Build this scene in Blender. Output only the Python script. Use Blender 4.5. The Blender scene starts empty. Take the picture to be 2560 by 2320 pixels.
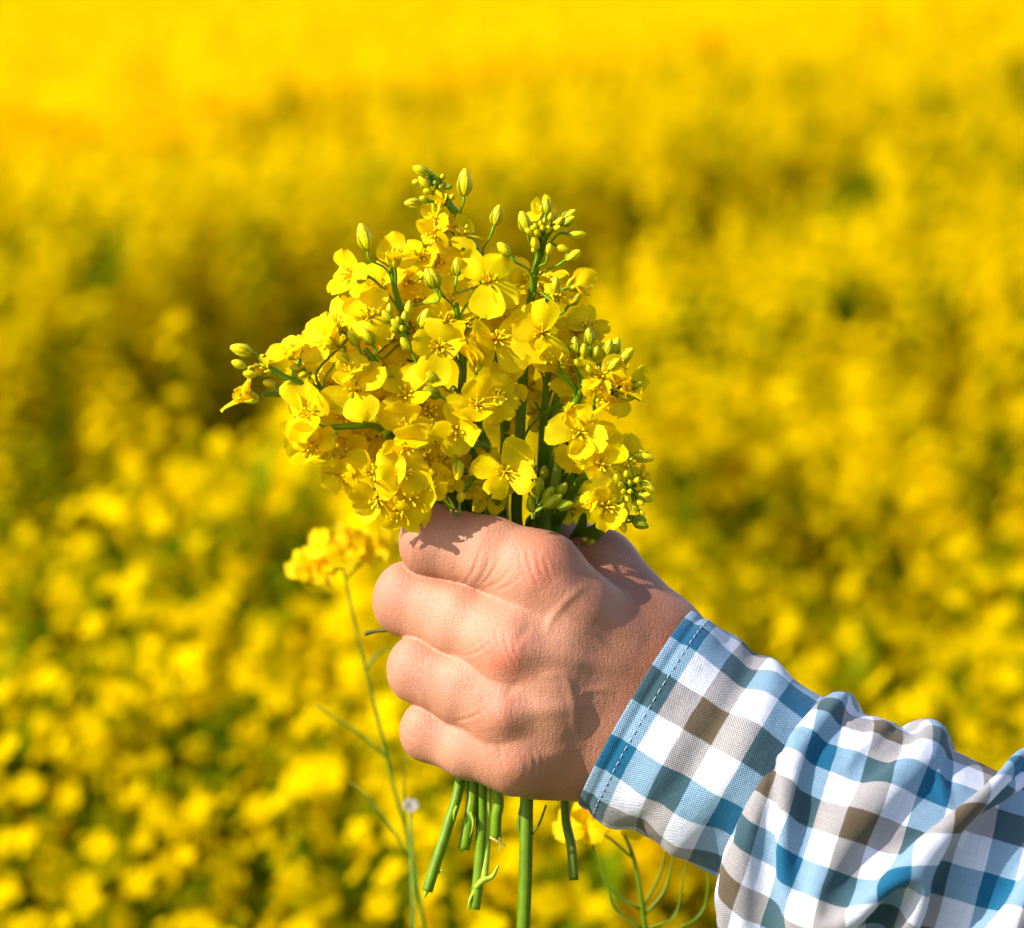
import bpy, math, random
import numpy as np
from mathutils import Vector, Matrix

# ------------------------------------------------------------------ camera, sky, sun, exposure
scene = bpy.context.scene
COL = scene.collection
D = 0.95                       # focus distance, m
WMM = 272.0                    # width of the frame at the focus distance, mm
PITCH = math.radians(8.6)
CAM = Vector((0, 0, 1.65))
cam_d = bpy.data.cameras.new("camera")
cam = bpy.data.objects.new("camera", cam_d)
COL.objects.link(cam)
cam.location = CAM
cam.rotation_euler = (math.pi / 2 - PITCH, 0, 0)
cam_d.sensor_width = 36
cam_d.lens = 36 * D * 1000 / WMM
cam_d.clip_start = 0.05
cam_d.clip_end = 2000
cam_d.dof.use_dof = True
cam_d.dof.focus_distance = D + 0.010
cam_d.dof.aperture_fstop = cam_d.lens / 10.5
scene.camera = cam

RIGHT = Vector((1, 0, 0))
FWD = Vector((0, math.cos(PITCH), -math.sin(PITCH)))
UP = Vector((0, math.sin(PITCH), math.cos(PITCH)))
ORG = CAM + FWD * D
M = Matrix(((RIGHT.x, UP.x, -FWD.x, ORG.x), (RIGHT.y, UP.y, -FWD.y, ORG.y), (RIGHT.z, UP.z, -FWD.z, ORG.z), (0, 0, 0, 1)))

S_LOC = Vector((-0.78, 0.50, 0.385)).normalized()
S_W = (M.to_3x3() @ S_LOC).normalized()
elev = math.asin(S_W.z)
azim = math.atan2(S_W.x, S_W.y)
sl = bpy.data.lights.new("sun", 'SUN')
sl.energy = 4.7
sl.angle = math.radians(0.5)
sl.color = (1.0, 0.95, 0.87)
so = bpy.data.objects.new("sun", sl)
COL.objects.link(so)
so.rotation_euler = (-S_W).to_track_quat('-Z', 'Y').to_euler()
world = bpy.data.worlds.new("World")
scene.world = world
world.use_nodes = True
nt = world.node_tree
sky = nt.nodes.new('ShaderNodeTexSky')
sky.sky_type = 'NISHITA'
sky.sun_disc = False
sky.sun_elevation = elev
sky.sun_rotation = azim
nt.nodes['Background'].inputs[1].default_value = 0.15
nt.links.new(sky.outputs[0], nt.nodes['Background'].inputs[0])
scene.view_settings.view_transform = 'Standard'
scene.view_settings.look = 'None'
scene.view_settings.exposure = 0.80
scene.view_settings.gamma = 1
scene.cycles.use_denoising = True
scene.cycles.max_bounces = 10
scene.cycles.diffuse_bounces = 7
scene.cycles.transmission_bounces = 8
scene.cycles.transparent_max_bounces = 8
scene.cycles.sample_clamp_indirect = 6

# ------------------------------------------------------------------ coordinates: mm in a frame whose origin is the focus point
def src(x, y, z=0.0):
    """photo pixel (2560 wide) at depth z mm towards the viewer -> mm"""
    k = (D * 1000 - z) / (D * 1000)
    return np.array([(x - 1280) / 9.412 * k, -(y - 1160) / 9.412 * k, z])
def U(u, v, z=0.0): return src(u / .7875, v / .7875, z)
ZO = {1: (540, 380, 3.045), 2: (1080, 380, 3.045), 3: (680, 860, 3.36), 4: (1180, 860, 3.36), 5: (900, 1240, 2.228), 7: (800, 1850, 2.88)}
def Z(n, x, y, z=0.0):
    a, b, s = ZO[n]
    if n < 5: z = z - 9 - max(0, z - 2) * .6
    return src(a + x / s, b + y / s, z)
M3 = np.array([[M[r][c] for c in range(3)] for r in range(3)])
def W(p):
    """mm frame -> world metres (array)"""
    p = np.asarray(p, float)
    return (p * 0.001) @ M3.T + np.array(ORG)

# ------------------------------------------------------------------ object helpers
def new_mesh(name, v, f, mat=None, smooth=True, col=None, uv=None):
    me = bpy.data.meshes.new(name)
    v = np.asarray(v, np.float32)
    if isinstance(f, np.ndarray):
        n = f.shape[0]; w = f.shape[1]
        me.vertices.add(len(v)); me.vertices.foreach_set('co', v.ravel())
        me.loops.add(n * w); me.loops.foreach_set('vertex_index', f.astype(np.int32).ravel())
        me.polygons.add(n)
        me.polygons.foreach_set('loop_start', np.arange(0, n * w, w, dtype=np.int32))
        me.polygons.foreach_set('loop_total', np.full(n, w, dtype=np.int32))
        me.update(calc_edges=True)
    else:
        me.from_pydata([tuple(map(float, p)) for p in v], [], f)
    if smooth:
        me.polygons.foreach_set('use_smooth', np.ones(len(me.polygons), bool))
    if col is not None:
        a = me.color_attributes.new('Col', 'FLOAT_COLOR', 'POINT')
        c = np.ones((len(v), 4), np.float32); c[:, :3] = col
        a.data.foreach_set('color', c.ravel())
    if uv is not None:
        l = me.uv_layers.new(name='UVMap')
        idx = np.zeros(len(me.loops), np.int32); me.loops.foreach_get('vertex_index', idx)
        l.data.foreach_set('uv', np.asarray(uv, np.float32)[idx].ravel())
    if mat: me.materials.append(mat)
    return me
def put(name, me, parent=None):
    o = bpy.data.objects.new(name, me)
    COL.objects.link(o)
    if parent: o.parent = parent
    return o
def tag(o, label=None, cat=None, group=None, kind=None):
    if label: o['label'] = label
    if cat: o['category'] = cat
    if group: o['group'] = group
    if kind: o['kind'] = kind
    return o
def empty(name, loc, label, cat, group=None, rot=None):
    o = bpy.data.objects.new(name, None)
    COL.objects.link(o)
    o.empty_display_size = .02
    o.location = loc
    return tag(o, label, cat, group)

class MB:
    def __init__(s): s.v = []; s.f = []; s.c = []; s.n = 0
    def add(s, v, f, c):
        v = np.asarray(v, float)
        s.v.append(v); s.f.append(np.asarray(f, np.int64) + s.n)
        c = np.asarray(c, float)
        s.c.append(np.broadcast_to(c, (len(v), 3)).copy()); s.n += len(v)
    def get(s): return np.concatenate(s.v), np.concatenate(s.f), np.concatenate(s.c)
    def build(s, name, mat, parent=None, world=True, off=None):
        v, f, c = s.get()
        if world: v = W(v)
        if off is not None: v = v - np.asarray(off)
        return put(name, new_mesh(name, v, f, mat, col=c), parent)

# ------------------------------------------------------------------ materials
def mat_new(name):
    m = bpy.data.materials.new(name); m.use_nodes = True
    t = m.node_tree; t.nodes.clear()
    out = t.nodes.new('ShaderNodeOutputMaterial')
    return m, t, out
def N(t, typ, **kw):
    n = t.nodes.new(typ)
    for k, v in kw.items():
        if k in n.inputs: n.inputs[k].default_value = v
        else: setattr(n, k, v)
    return n

def petal_mat():
    m, t, out = mat_new('petal')
    at = N(t, 'ShaderNodeAttribute', attribute_name='Col')
    ge = N(t, 'ShaderNodeNewGeometry')
    no = N(t, 'ShaderNodeTexNoise', Scale=420.0, Detail=3.0)
    t.links.new(ge.outputs['Position'], no.inputs['Vector'])
    mr = N(t, 'ShaderNodeMapRange'); mr.inputs['To Min'].default_value = .93; mr.inputs['To Max'].default_value = 1.04
    t.links.new(no.outputs['Fac'], mr.inputs['Value'])
    hs = N(t, 'ShaderNodeMix', data_type='RGBA', blend_type='MULTIPLY'); hs.inputs['Factor'].default_value = 1
    t.links.new(at.outputs['Color'], hs.inputs[6]); t.links.new(mr.outputs[0], hs.inputs[7])
    bs = N(t, 'ShaderNodeBsdfPrincipled', Roughness=.55); bs.inputs['Specular IOR Level'].default_value = .06
    tr = N(t, 'ShaderNodeBsdfTranslucent')
    mx = N(t, 'ShaderNodeMixShader', Fac=.50)
    bp = N(t, 'ShaderNodeBump', Strength=.35, Distance=.0006)
    t.links.new(no.outputs['Fac'], bp.inputs['Height']); t.links.new(bp.outputs[0], bs.inputs['Normal'])
    t.links.new(hs.outputs[2], bs.inputs['Base Color']); t.links.new(hs.outputs[2], tr.inputs['Color'])
    t.links.new(bs.outputs[0], mx.inputs[1]); t.links.new(tr.outputs[0], mx.inputs[2])
    t.links.new(mx.outputs[0], out.inputs[0])
    return m
def plant_mat(name='green_plant', rough=.42, scale=260.0, transl=.0, spec=.16):
    m, t, out = mat_new(name)
    at = N(t, 'ShaderNodeAttribute', attribute_name='Col')
    ge = N(t, 'ShaderNodeNewGeometry')
    no = N(t, 'ShaderNodeTexNoise', Scale=scale, Detail=4.0)
    t.links.new(ge.outputs['Position'], no.inputs['Vector'])
    mr = N(t, 'ShaderNodeMapRange'); mr.inputs['To Min'].default_value = .6; mr.inputs['To Max'].default_value = 1.35
    t.links.new(no.outputs['Fac'], mr.inputs['Value'])
    hs = N(t, 'ShaderNodeMix', data_type='RGBA', blend_type='MULTIPLY'); hs.inputs['Factor'].default_value = 1
    t.links.new(at.outputs['Color'], hs.inputs[6]); t.links.new(mr.outputs[0], hs.inputs[7])
    bs = N(t, 'ShaderNodeBsdfPrincipled', Roughness=rough); bs.inputs['Specular IOR Level'].default_value = spec
    bp = N(t, 'ShaderNodeBump', Strength=.4, Distance=.0004)
    t.links.new(no.outputs['Fac'], bp.inputs['Height']); t.links.new(bp.outputs[0], bs.inputs['Normal'])
    t.links.new(hs.outputs[2], bs.inputs['Base Color'])
    if transl > 0:
        tr = N(t, 'ShaderNodeBsdfTranslucent'); t.links.new(hs.outputs[2], tr.inputs['Color'])
        mx = N(t, 'ShaderNodeMixShader', Fac=transl)
        t.links.new(bs.outputs[0], mx.inputs[1]); t.links.new(tr.outputs[0], mx.inputs[2]); t.links.new(mx.outputs[0], out.inputs[0])
    else: t.links.new(bs.outputs[0], out.inputs[0])
    return m
PETAL = petal_mat()
PLANT = plant_mat()
FIELD = plant_mat('field_plant', .9, 30.0, .46, .0)

YEL = np.array([1.0, .665, .0003]); YELP = np.array([1.0, .76, .006]); ORA = np.array([.92, .52, .001])
GRN = np.array([.12, .205, .002]); GRD = np.array([.085, .14, .008]); BUDG = np.array([.44, .41, .001]); BUDY = np.array([.94, .62, .001])

# ------------------------------------------------------------------ shape builders (mm frame)
def catmull(P, n=8):
    P = np.asarray(P, float)
    Q = np.vstack([2 * P[0] - P[1], P, 2 * P[-1] - P[-2]])
    out = []
    for i in range(1, len(Q) - 2):
        a, b, c, d = Q[i - 1], Q[i], Q[i + 1], Q[i + 2]
        for t in np.linspace(0, 1, n, endpoint=False):
            out.append(.5 * ((2 * b) + (-a + c) * t + (2 * a - 5 * b + 4 * c - d) * t * t + (-a + 3 * b - 3 * c + d) * t ** 3))
    out.append(Q[-2])
    return np.array(out)
def frame(d):
    d = d / (np.linalg.norm(d) + 1e-9)
    a = np.array([0, 0, 1.0]) if abs(d[2]) < .9 else np.array([1.0, 0, 0])
    x = np.cross(a, d); x /= np.linalg.norm(x)
    return x, np.cross(d, x), d
def tube(mb, P, R, col, k=8, ribs=0.0, cap=True):
    """P centre line, R radii"""
    P = np.asarray(P, float); n = len(P)
    R = np.broadcast_to(np.asarray(R, float), (n,)) if np.ndim(R) == 0 else np.interp(np.linspace(0, 1, n), np.linspace(0, 1, len(R)), R)
    T = np.gradient(P, axis=0)
    x, y, _ = frame(T[0])
    V = []; ang = np.arange(k) * 2 * math.pi / k
    rr = 1 + ribs * np.cos(ang * (k // 2))
    for i in range(n):
        t = T[i] / (np.linalg.norm(T[i]) + 1e-9)
        x = x - t * np.dot(x, t); x /= np.linalg.norm(x) + 1e-9
        y = np.cross(t, x)
        V.append(P[i] + R[i] * (np.cos(ang) * rr)[:, None] * x + R[i] * (np.sin(ang) * rr)[:, None] * y)
    V = np.concatenate(V)
    F = []
    for i in range(n - 1):
        for j in range(k):
            j2 = (j + 1) % k
            F.append((i * k + j, i * k + j2, (i + 1) * k + j2, (i + 1) * k + j))
    if cap:
        for e, base in ((0, 0), (1, (n - 1) * k)):
            c = len(V); V = np.vstack([V, P[0] if e == 0 else P[-1]])
            for j in range(0, k, 2):
                a, b, d2 = base + j, base + (j + 1) % k, base + (j + 2) % k
                F.append((c, b, a, c + 0) if False else ((c, d2, b, a) if e == 0 else (c, a, b, d2)))
    mb.add(V, F, col)
def petal(mb, rng, base, ax, out, L, Wd, flare, col, nr=9, nc=7, roll=0., curl=0.):
    """base point, bloom axis, outward direction"""
    side = np.cross(ax, out) + ax * rng.normal(0, .28); side /= np.linalg.norm(side)
    r = np.linspace(0, 1, nr)
    a0 = math.radians(14)
    sm = np.clip((r - .12) / .45, 0, 1); sm = sm * sm * (3 - 2 * sm)
    angs = a0 + (flare - a0) * sm + curl * r * r
    step = L / (nr - 1)
    po = np.cumsum(np.sin(angs)) * step; pa = np.cumsum(np.cos(angs)) * step
    po -= po[0]; pa -= pa[0]
    w = Wd * (.10 + .90 * np.clip((r - .16) / .42, 0, 1) ** .8)
    e = np.clip((r - .66) / .34, 0, 1); w = w * np.sqrt(np.maximum(0, 1 - e * e * .97))
    w = w * (1 + .10 * np.sin(r * 9 + rng.uniform(0, 6.28)) * r) 
    skew = rng.normal(0, .16); t = np.linspace(-1, 1, nc)
    ph = rng.uniform(0, 6.28, 4); amp = rng.uniform(.3, 1.0) * L * .11
    cup = rng.uniform(-.22, .34)
    V = []; C = []
    notch = rng.uniform(-.02, .16)
    for i in range(nr):
        for j in range(nc):
            tt = t[j]
            p = base + out * (po[i] + skew * w[i] * tt * r[i]) + ax * pa[i] + side * w[i] * (tt + skew * r[i] * .6)
            nrm = ax * math.sin(angs[i]) - out * math.cos(angs[i])
            ww = r[i] ** 1.5
            z = amp * ww * (abs(tt) * math.sin(3.2 * tt + ph[0]) + .6 * math.sin(5 * r[i] + 2.5 * tt + ph[1])) + cup * w[i] * tt * tt * ww
            p = p + nrm * z
            if i == nr - 1: p = p - out * notch * L * (1 - tt * tt) * math.sin(angs[i])
            V.append(p)
            k = .92 + .1 * math.sin(ph[2] + 4 * tt)
            C.append(col * (k if r[i] > .3 else .9))
    F = [(i * nc + j, i * nc + j + 1, (i + 1) * nc + j + 1, (i + 1) * nc + j) for i in range(nr - 1) for j in range(nc - 1)]
    mb.add(V, F, np.array(C))
def ellip(mb, c, d, L, R, col0, col1, k=8, n=7, lobes=.10):
    """bud or anther: base c, direction d"""
    x, y, d = frame(np.asarray(d, float))
    V = []; C = []
    for i in range(n):
        s = i / (n - 1)
        rr = R * (math.sin(math.pi * min(max(s, .03), .975)) ** .5) * (1.05 - .16 * s)
        for j in range(k):
            a = 2 * math.pi * j / k
            q = rr * (1 + lobes * math.cos(4 * a))
            V.append(c + d * L * s + x * math.cos(a) * q + y * math.sin(a) * q)
            m = min(1, max(0, (s - .35) / .5)) + .12 * math.cos(4 * a)
            C.append(np.asarray(col0) * (1 - m) + np.asarray(col1) * m)
    F = [(i * k + j, i * k + (j + 1) % k, (i + 1) * k + (j + 1) % k, (i + 1) * k + j) for i in range(n - 1) for j in range(k)]
    F += [(0, 6, 4, 2), ((n - 1) * k, (n - 1) * k + 2, (n - 1) * k + 4, (n - 1) * k + 6)]
    mb.add(V, F, np.clip(np.array(C), 0, 1))
def bloom(parent, rng, c, nrm, R, openness=82, col=None, wilt=0.0):
    """a four-petalled flower: centre c (mm), facing nrm"""
    x, y, ax = frame(np.asarray(nrm, float))
    R = R * 1.10; L = R * 1.22
    base = np.asarray(c) - ax * R * .40
    mb = MB()
    a0 = rng.uniform(0, 3.14); pr_ = rng.uniform(.1, .42)
    for q in range(4):
        a = a0 + q * math.pi / 2 + rng.normal(0, .20) + (.24 if q % 2 else -.22)
        out = x * math.cos(a) + y * math.sin(a)
        cc = YEL * np.array([1, 1.12, 1]) * rng.uniform(.93, 1.0) if col is None else np.array(col) * rng.uniform(.9, 1.05)
        if rng.random() < .45: cc = cc * .5 + YELP * .5
        if wilt > 0: cc = cc * (1 - wilt * .4) + ORA * wilt * .4
        petal(mb, rng, base, ax, out, L * rng.uniform(.80, 1.12) * (1 - .25 * wilt * rng.random()), R * rng.uniform(.40, .60) * (1 - .35 * wilt),
              math.radians(openness + rng.normal(0, 14 + 20 * wilt)), np.clip(cc, 0, 1), curl=rng.normal(0, .28 + .9 * wilt))
    fl = mb.build('flower', PETAL, parent)
    sb = MB()
    for q in range(4):      # sepals
        a = a0 + .78 + q * math.pi / 2
        o = x * math.cos(a) + y * math.sin(a)
        P = np.array([base + o * .3, base + o * 1.5 + ax * R * .22, base + o * 2.0 + ax * R * .45])
        tube(sb, catmull(P, 3), [.55, .7, .2], BUDG * .9 + YEL * .1, 6)
    for q in range(6):
        a = a0 + q * math.pi / 3 + rng.normal(0, .15)
        o = x * math.cos(a) + y * math.sin(a)
        top = base + o * R * .17 + ax * R * rng.uniform(.42, .60)
        tube(sb, catmull([base, base + o * R * .08 + ax * R * .35, top], 3), [.18, .15], YEL, 5, cap=False)
        ellip(sb, top - ax * .5, ax + o * .5, 1.3, .36, YEL, YELP, n=5)
    tube(sb, np.array([base, base + ax * R * .3, base + ax * R * .62]), [.45, .38, .35], BUDG * .6 + YEL * .4, 6)
    sb.build('stamens', PLANT, fl)
    return base
def bud(parent, rng, c, d, L=6.0, R=1.7, tip=.6, dark=0.0):
    d = np.asarray(d, float); d = d / np.linalg.norm(d)
    b = np.asarray(c) - d * L * .5
    g = BUDG * rng.uniform(.75, 1.05)
    g = g * (1 - dark) + GRN * dark
    y = g * (1 - tip) + BUDY * tip
    mb = MB()
    L = L * .9; R = R * .94
    ellip(mb, b, d, L, R, g * (1 - .6 * tip) + BUDY * .6 * tip, y, k=16, n=10, lobes=.07)
    if R > 1.2:      # sepals lying round the folded petals
        x, yy, _ = frame(d)
        for q in range(4):
            a = q * math.pi / 2 + .4
            o = x * math.cos(a) + yy * math.sin(a)
            P = [b + o * R * .3, b + d * L * .3 + o * R * .93, b + d * L * .68 + o * R * .93]
            tube(mb, catmull(P, 3), [R * .25, R * .34, R * .1], g * .9, 6)
    mb.build('bud', PLANT, parent)
    return b

# ------------------------------------------------------------------ the hand: one continuous skin, from a distance field
def surface_nets(vol, org, h):
    s = vol < 0
    nx, ny, nz = vol.shape
    cn = [(i, j, k) for i in (0, 1) for j in (0, 1) for k in (0, 1)]
    sh = lambda a, c: a[c[0]:nx - 1 + c[0], c[1]:ny - 1 + c[1], c[2]:nz - 1 + c[2]]
    cnt = sum(sh(s, c).astype(np.int8) for c in cn)
    act = (cnt > 0) & (cnt < 8)
    idx = np.argwhere(act)
    cid = -np.ones(act.shape, np.int64); cid[act] = np.arange(len(idx))
    acc = np.zeros((len(idx), 3)); num = np.zeros(len(idx))
    for a in cn:
        for ax in range(3):
            if a[ax]: continue
            b = list(a); b[ax] = 1
            va = vol[idx[:, 0] + a[0], idx[:, 1] + a[1], idx[:, 2] + a[2]]
            vb = vol[idx[:, 0] + b[0], idx[:, 1] + b[1], idx[:, 2] + b[2]]
            m = (va < 0) != (vb < 0)
            t = np.where(m, va / np.where(m, va - vb, 1), 0)
            p = np.tile(np.array(a, float), (len(idx), 1)); p[:, ax] += t
            acc[m] += p[m]; num[m] += 1
    V = (idx + acc / num[:, None]) * h + org
    F = []
    for ax in range(3):
        o = [d for d in range(3) if d != ax]
        lo = [slice(None)] * 3; hi = [slice(None)] * 3
        lo[ax] = slice(0, -1); hi[ax] = slice(1, None)
        for d in o: lo[d] = slice(1, -1); hi[d] = slice(1, -1)
        a = s[tuple(lo)]; b = s[tuple(hi)]
        for m, flip in ((a & ~b, False), (~a & b, True)):
            e = np.argwhere(m)
            if not len(e): continue
            e = e.copy()
            for d in o: e[:, d] += 1
            q = []
            for (u, v) in ((0, 0), (1, 0), (1, 1), (0, 1)):
                c = e.copy(); c[:, o[0]] -= u; c[:, o[1]] -= v
                q.append(cid[c[:, 0], c[:, 1], c[:, 2]])
            q = np.stack(q, 1)
            if (ax == 1) ^ flip: q = q[:, ::-1]
            F.append(q)
    return V, np.concatenate(F)

def smin(a, b, k):
    h = np.maximum(k - np.abs(a - b), 0) / k
    return np.minimum(a, b) - h * h * k * .25
def cone(P, a, b, ra, rb):
    ba = b - a
    h = np.clip(((P - a) @ ba) / (ba @ ba), 0, 1)
    return np.linalg.norm(P - a - h[..., None] * ba, axis=-1) - (ra + (rb - ra) * h)
def chain(P, pts, k=2.5):
    d = None
    for (a, ra), (b, rb) in zip(pts[:-1], pts[1:]):
        e = cone(P, a, b, ra, rb)
        d = e if d is None else smin(d, e, k)
    return d
def finger(P, pts, off, k=2.5):
    """a finger, flatter on its back than a plain round rod"""
    o = np.array([.2, .95, .15]); up = [(a + o * off * w_, r - off * .88 * w_) for (a, r), w_ in zip(pts, (.5, 1, .75, .4, .3))]
    dn = [(a - o * off * w_, r - off * .88 * w_) for (a, r), w_ in zip(pts, (.5, 1, .75, .4, .3))]
    return smin(chain(P, up, k), chain(P, dn, k), 3.0)
z5 = lambda x, y, z, r: (Z(5, x, y, z), r)
ARM_A = np.array([.878, -.479, .16]); ARM_A /= np.linalg.norm(ARM_A)
ARM_N = np.array([.479, .878, 0.]); ARM_N = ARM_N - ARM_A * (ARM_N @ ARM_A); ARM_N /= np.linalg.norm(ARM_N)
ARM_Z = np.cross(ARM_A, ARM_N)
if ARM_Z[2] < 0: ARM_Z = -ARM_Z
WR = U(1215, 1372, -27)

def hand_sdf(P):
    idxf = finger(P, [z5(1010, 440, -12.5, 11.2), z5(720, 322, -16, 9.7), z5(400, 248, -22.5, 9.5), z5(520, 290, -47, 8.2), z5(850, 400, -53, 7.2)], 2.6)
    midf = finger(P, [z5(850, 830, -11.8, 10.8), z5(560, 700, -18.5, 9.8), z5(255, 572, -28, 9.6), z5(400, 640, -48, 8.0), z5(760, 720, -52, 7.3)], 2.6)
    rinf = finger(P, [z5(800, 1190, -13, 9.7), z5(580, 1085, -16.5, 9.3), z5(322, 960, -24, 8.8), z5(450, 1020, -45, 7.4), z5(760, 1080, -49, 6.8)], 2.3)
    pinf = finger(P, [z5(860, 1455, -15, 9.3), z5(610, 1390, -19, 8.6), z5(382, 1305, -25, 8.0), z5(500, 1370, -42, 6.6), z5(760, 1400, -47, 6.0)], 2.0)
    fing = smin(smin(smin(idxf, midf, .6), rinf, .6), pinf, .6)
    w = WR
    mc = chain(P, [z5(1010, 440, -12.8, 10.8), z5(1200, 640, -14, 11.4), (w + ARM_N * 10 + np.array([0, 0, 1.5]), 16)])
    for q in ([z5(850, 840, -12.2, 10.6), z5(1100, 930, -12.8, 11.0), (w + ARM_N * 4 + np.array([0, 0, 2.]), 17)],
              [z5(830, 1190, -13.6, 9.9), z5(1080, 1200, -13.6, 10.8), (w - ARM_N * 5 + np.array([0, 0, 1.]), 17)],
              [z5(880, 1450, -17, 9.5), (w - ARM_N * 12, 15)],
              [z5(960, 1470, -30, 10.3), (Z(5, 1300, 1530, -33), 11.3), (w - ARM_N * 10 + ARM_A * 12, 17)]):
        mc = smin(mc, chain(P, q), 10)
    # webs between the finger roots
    for q in ([z5(880, 570, -16, 6.5), z5(1200, 800, -17, 9)], [z5(680, 960, -17, 6.0), z5(1100, 1080, -17, 9)], [z5(690, 1280, -18, 5.6), z5(1100, 1300, -18, 9)]):
        mc = smin(mc, chain(P, q), 5)
    hand = smin(mc, fing, 4.5)
    th = chain(P, [z5(640, 470, -58, 7.0), z5(850, 400, -59, 8.6), z5(1150, 315, -53, 9.2), z5(1320, 410, -42, 11.0), z5(1665, 812, -30, 12.4), (w + ARM_N * 8 + ARM_A * 14, 15)], 4)
    web = chain(P, [z5(1330, 520, -30, 8.0), z5(1560, 820, -27, 11)])
    th = smin(th, web, 7)
    hand = smin(hand, th, 6)
    e1, e2 = U(1545, 1566, -18), U(1690, 1632, -14)
    arm = smin(chain(P, [(w + ARM_N * 9, 18), (e1 + ARM_N * 6, 16.5), (e2 + ARM_N * 5, 17)]), chain(P, [(w - ARM_N * 9, 17), (e1 - ARM_N * 6, 16.5), (e2 - ARM_N * 5, 17)]), 9)
    hand = smin(hand, arm, 8)
    # tendons, knuckle heads, hollows between the metacarpals
    for a, b, r0, r1, k in ((z5(1120, 560, -6.2, 0), z5(1420, 760, -12, 0), 2.3, .8, 6), (z5(880, 860, -2.8, 0), z5(1330, 960, -9.5, 0), 2.2, .8, 6),
                            (z5(820, 1210, -4.6, 0), z5(1300, 1180, -10, 0), 2.0, .8, 6), (z5(900, 1480, -9, 0), z5(1250, 1400, -13, 0), 1.8, .8, 6)):
        hand = smin(hand, cone(P, a[0], b[0], r0, r1), k)
    return hand

def build_hand(h=0.5):
    lo = np.array([-50.0, -60.0, -70.0]); hi = np.array([110.0, 15.0, 4.0])
    lo = np.array([-47.0, -92.0, -72.0]); hi = np.array([112.0, 18.0, 6.0])
    n = np.ceil((hi - lo) / h).astype(int)
    vol = np.empty(n, np.float32)
    gy = lo[1] + np.arange(n[1]) * h; gz = lo[2] + np.arange(n[2]) * h
    # coarse pass keeps the fine evaluation to a narrow band
    hc = h * 4
    nc = np.ceil((hi - lo) / hc).astype(int) + 2
    G = np.stack(np.meshgrid(*[lo[d] + np.arange(nc[d]) * hc for d in range(3)], indexing='ij'), -1)
    cv = hand_sdf(G.reshape(-1, 3)).reshape(nc)
    I = [np.minimum(np.arange(n[d]) // 4, nc[d] - 1) for d in range(3)]
    vol = cv[np.ix_(*I)].astype(np.float32)
    band = np.argwhere(np.abs(vol) < hc * 2.4)
    for s in range(0, len(band), 300000):
        b = band[s:s + 300000]
        vol[b[:, 0], b[:, 1], b[:, 2]] = hand_sdf(b * h + lo)
    vol[0] = vol[-1] = 1; vol[:, 0] = vol[:, -1] = 1; vol[:, :, 0] = vol[:, :, -1] = 1
    V, F = surface_nets(vol, lo, h)
    return V, F

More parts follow.
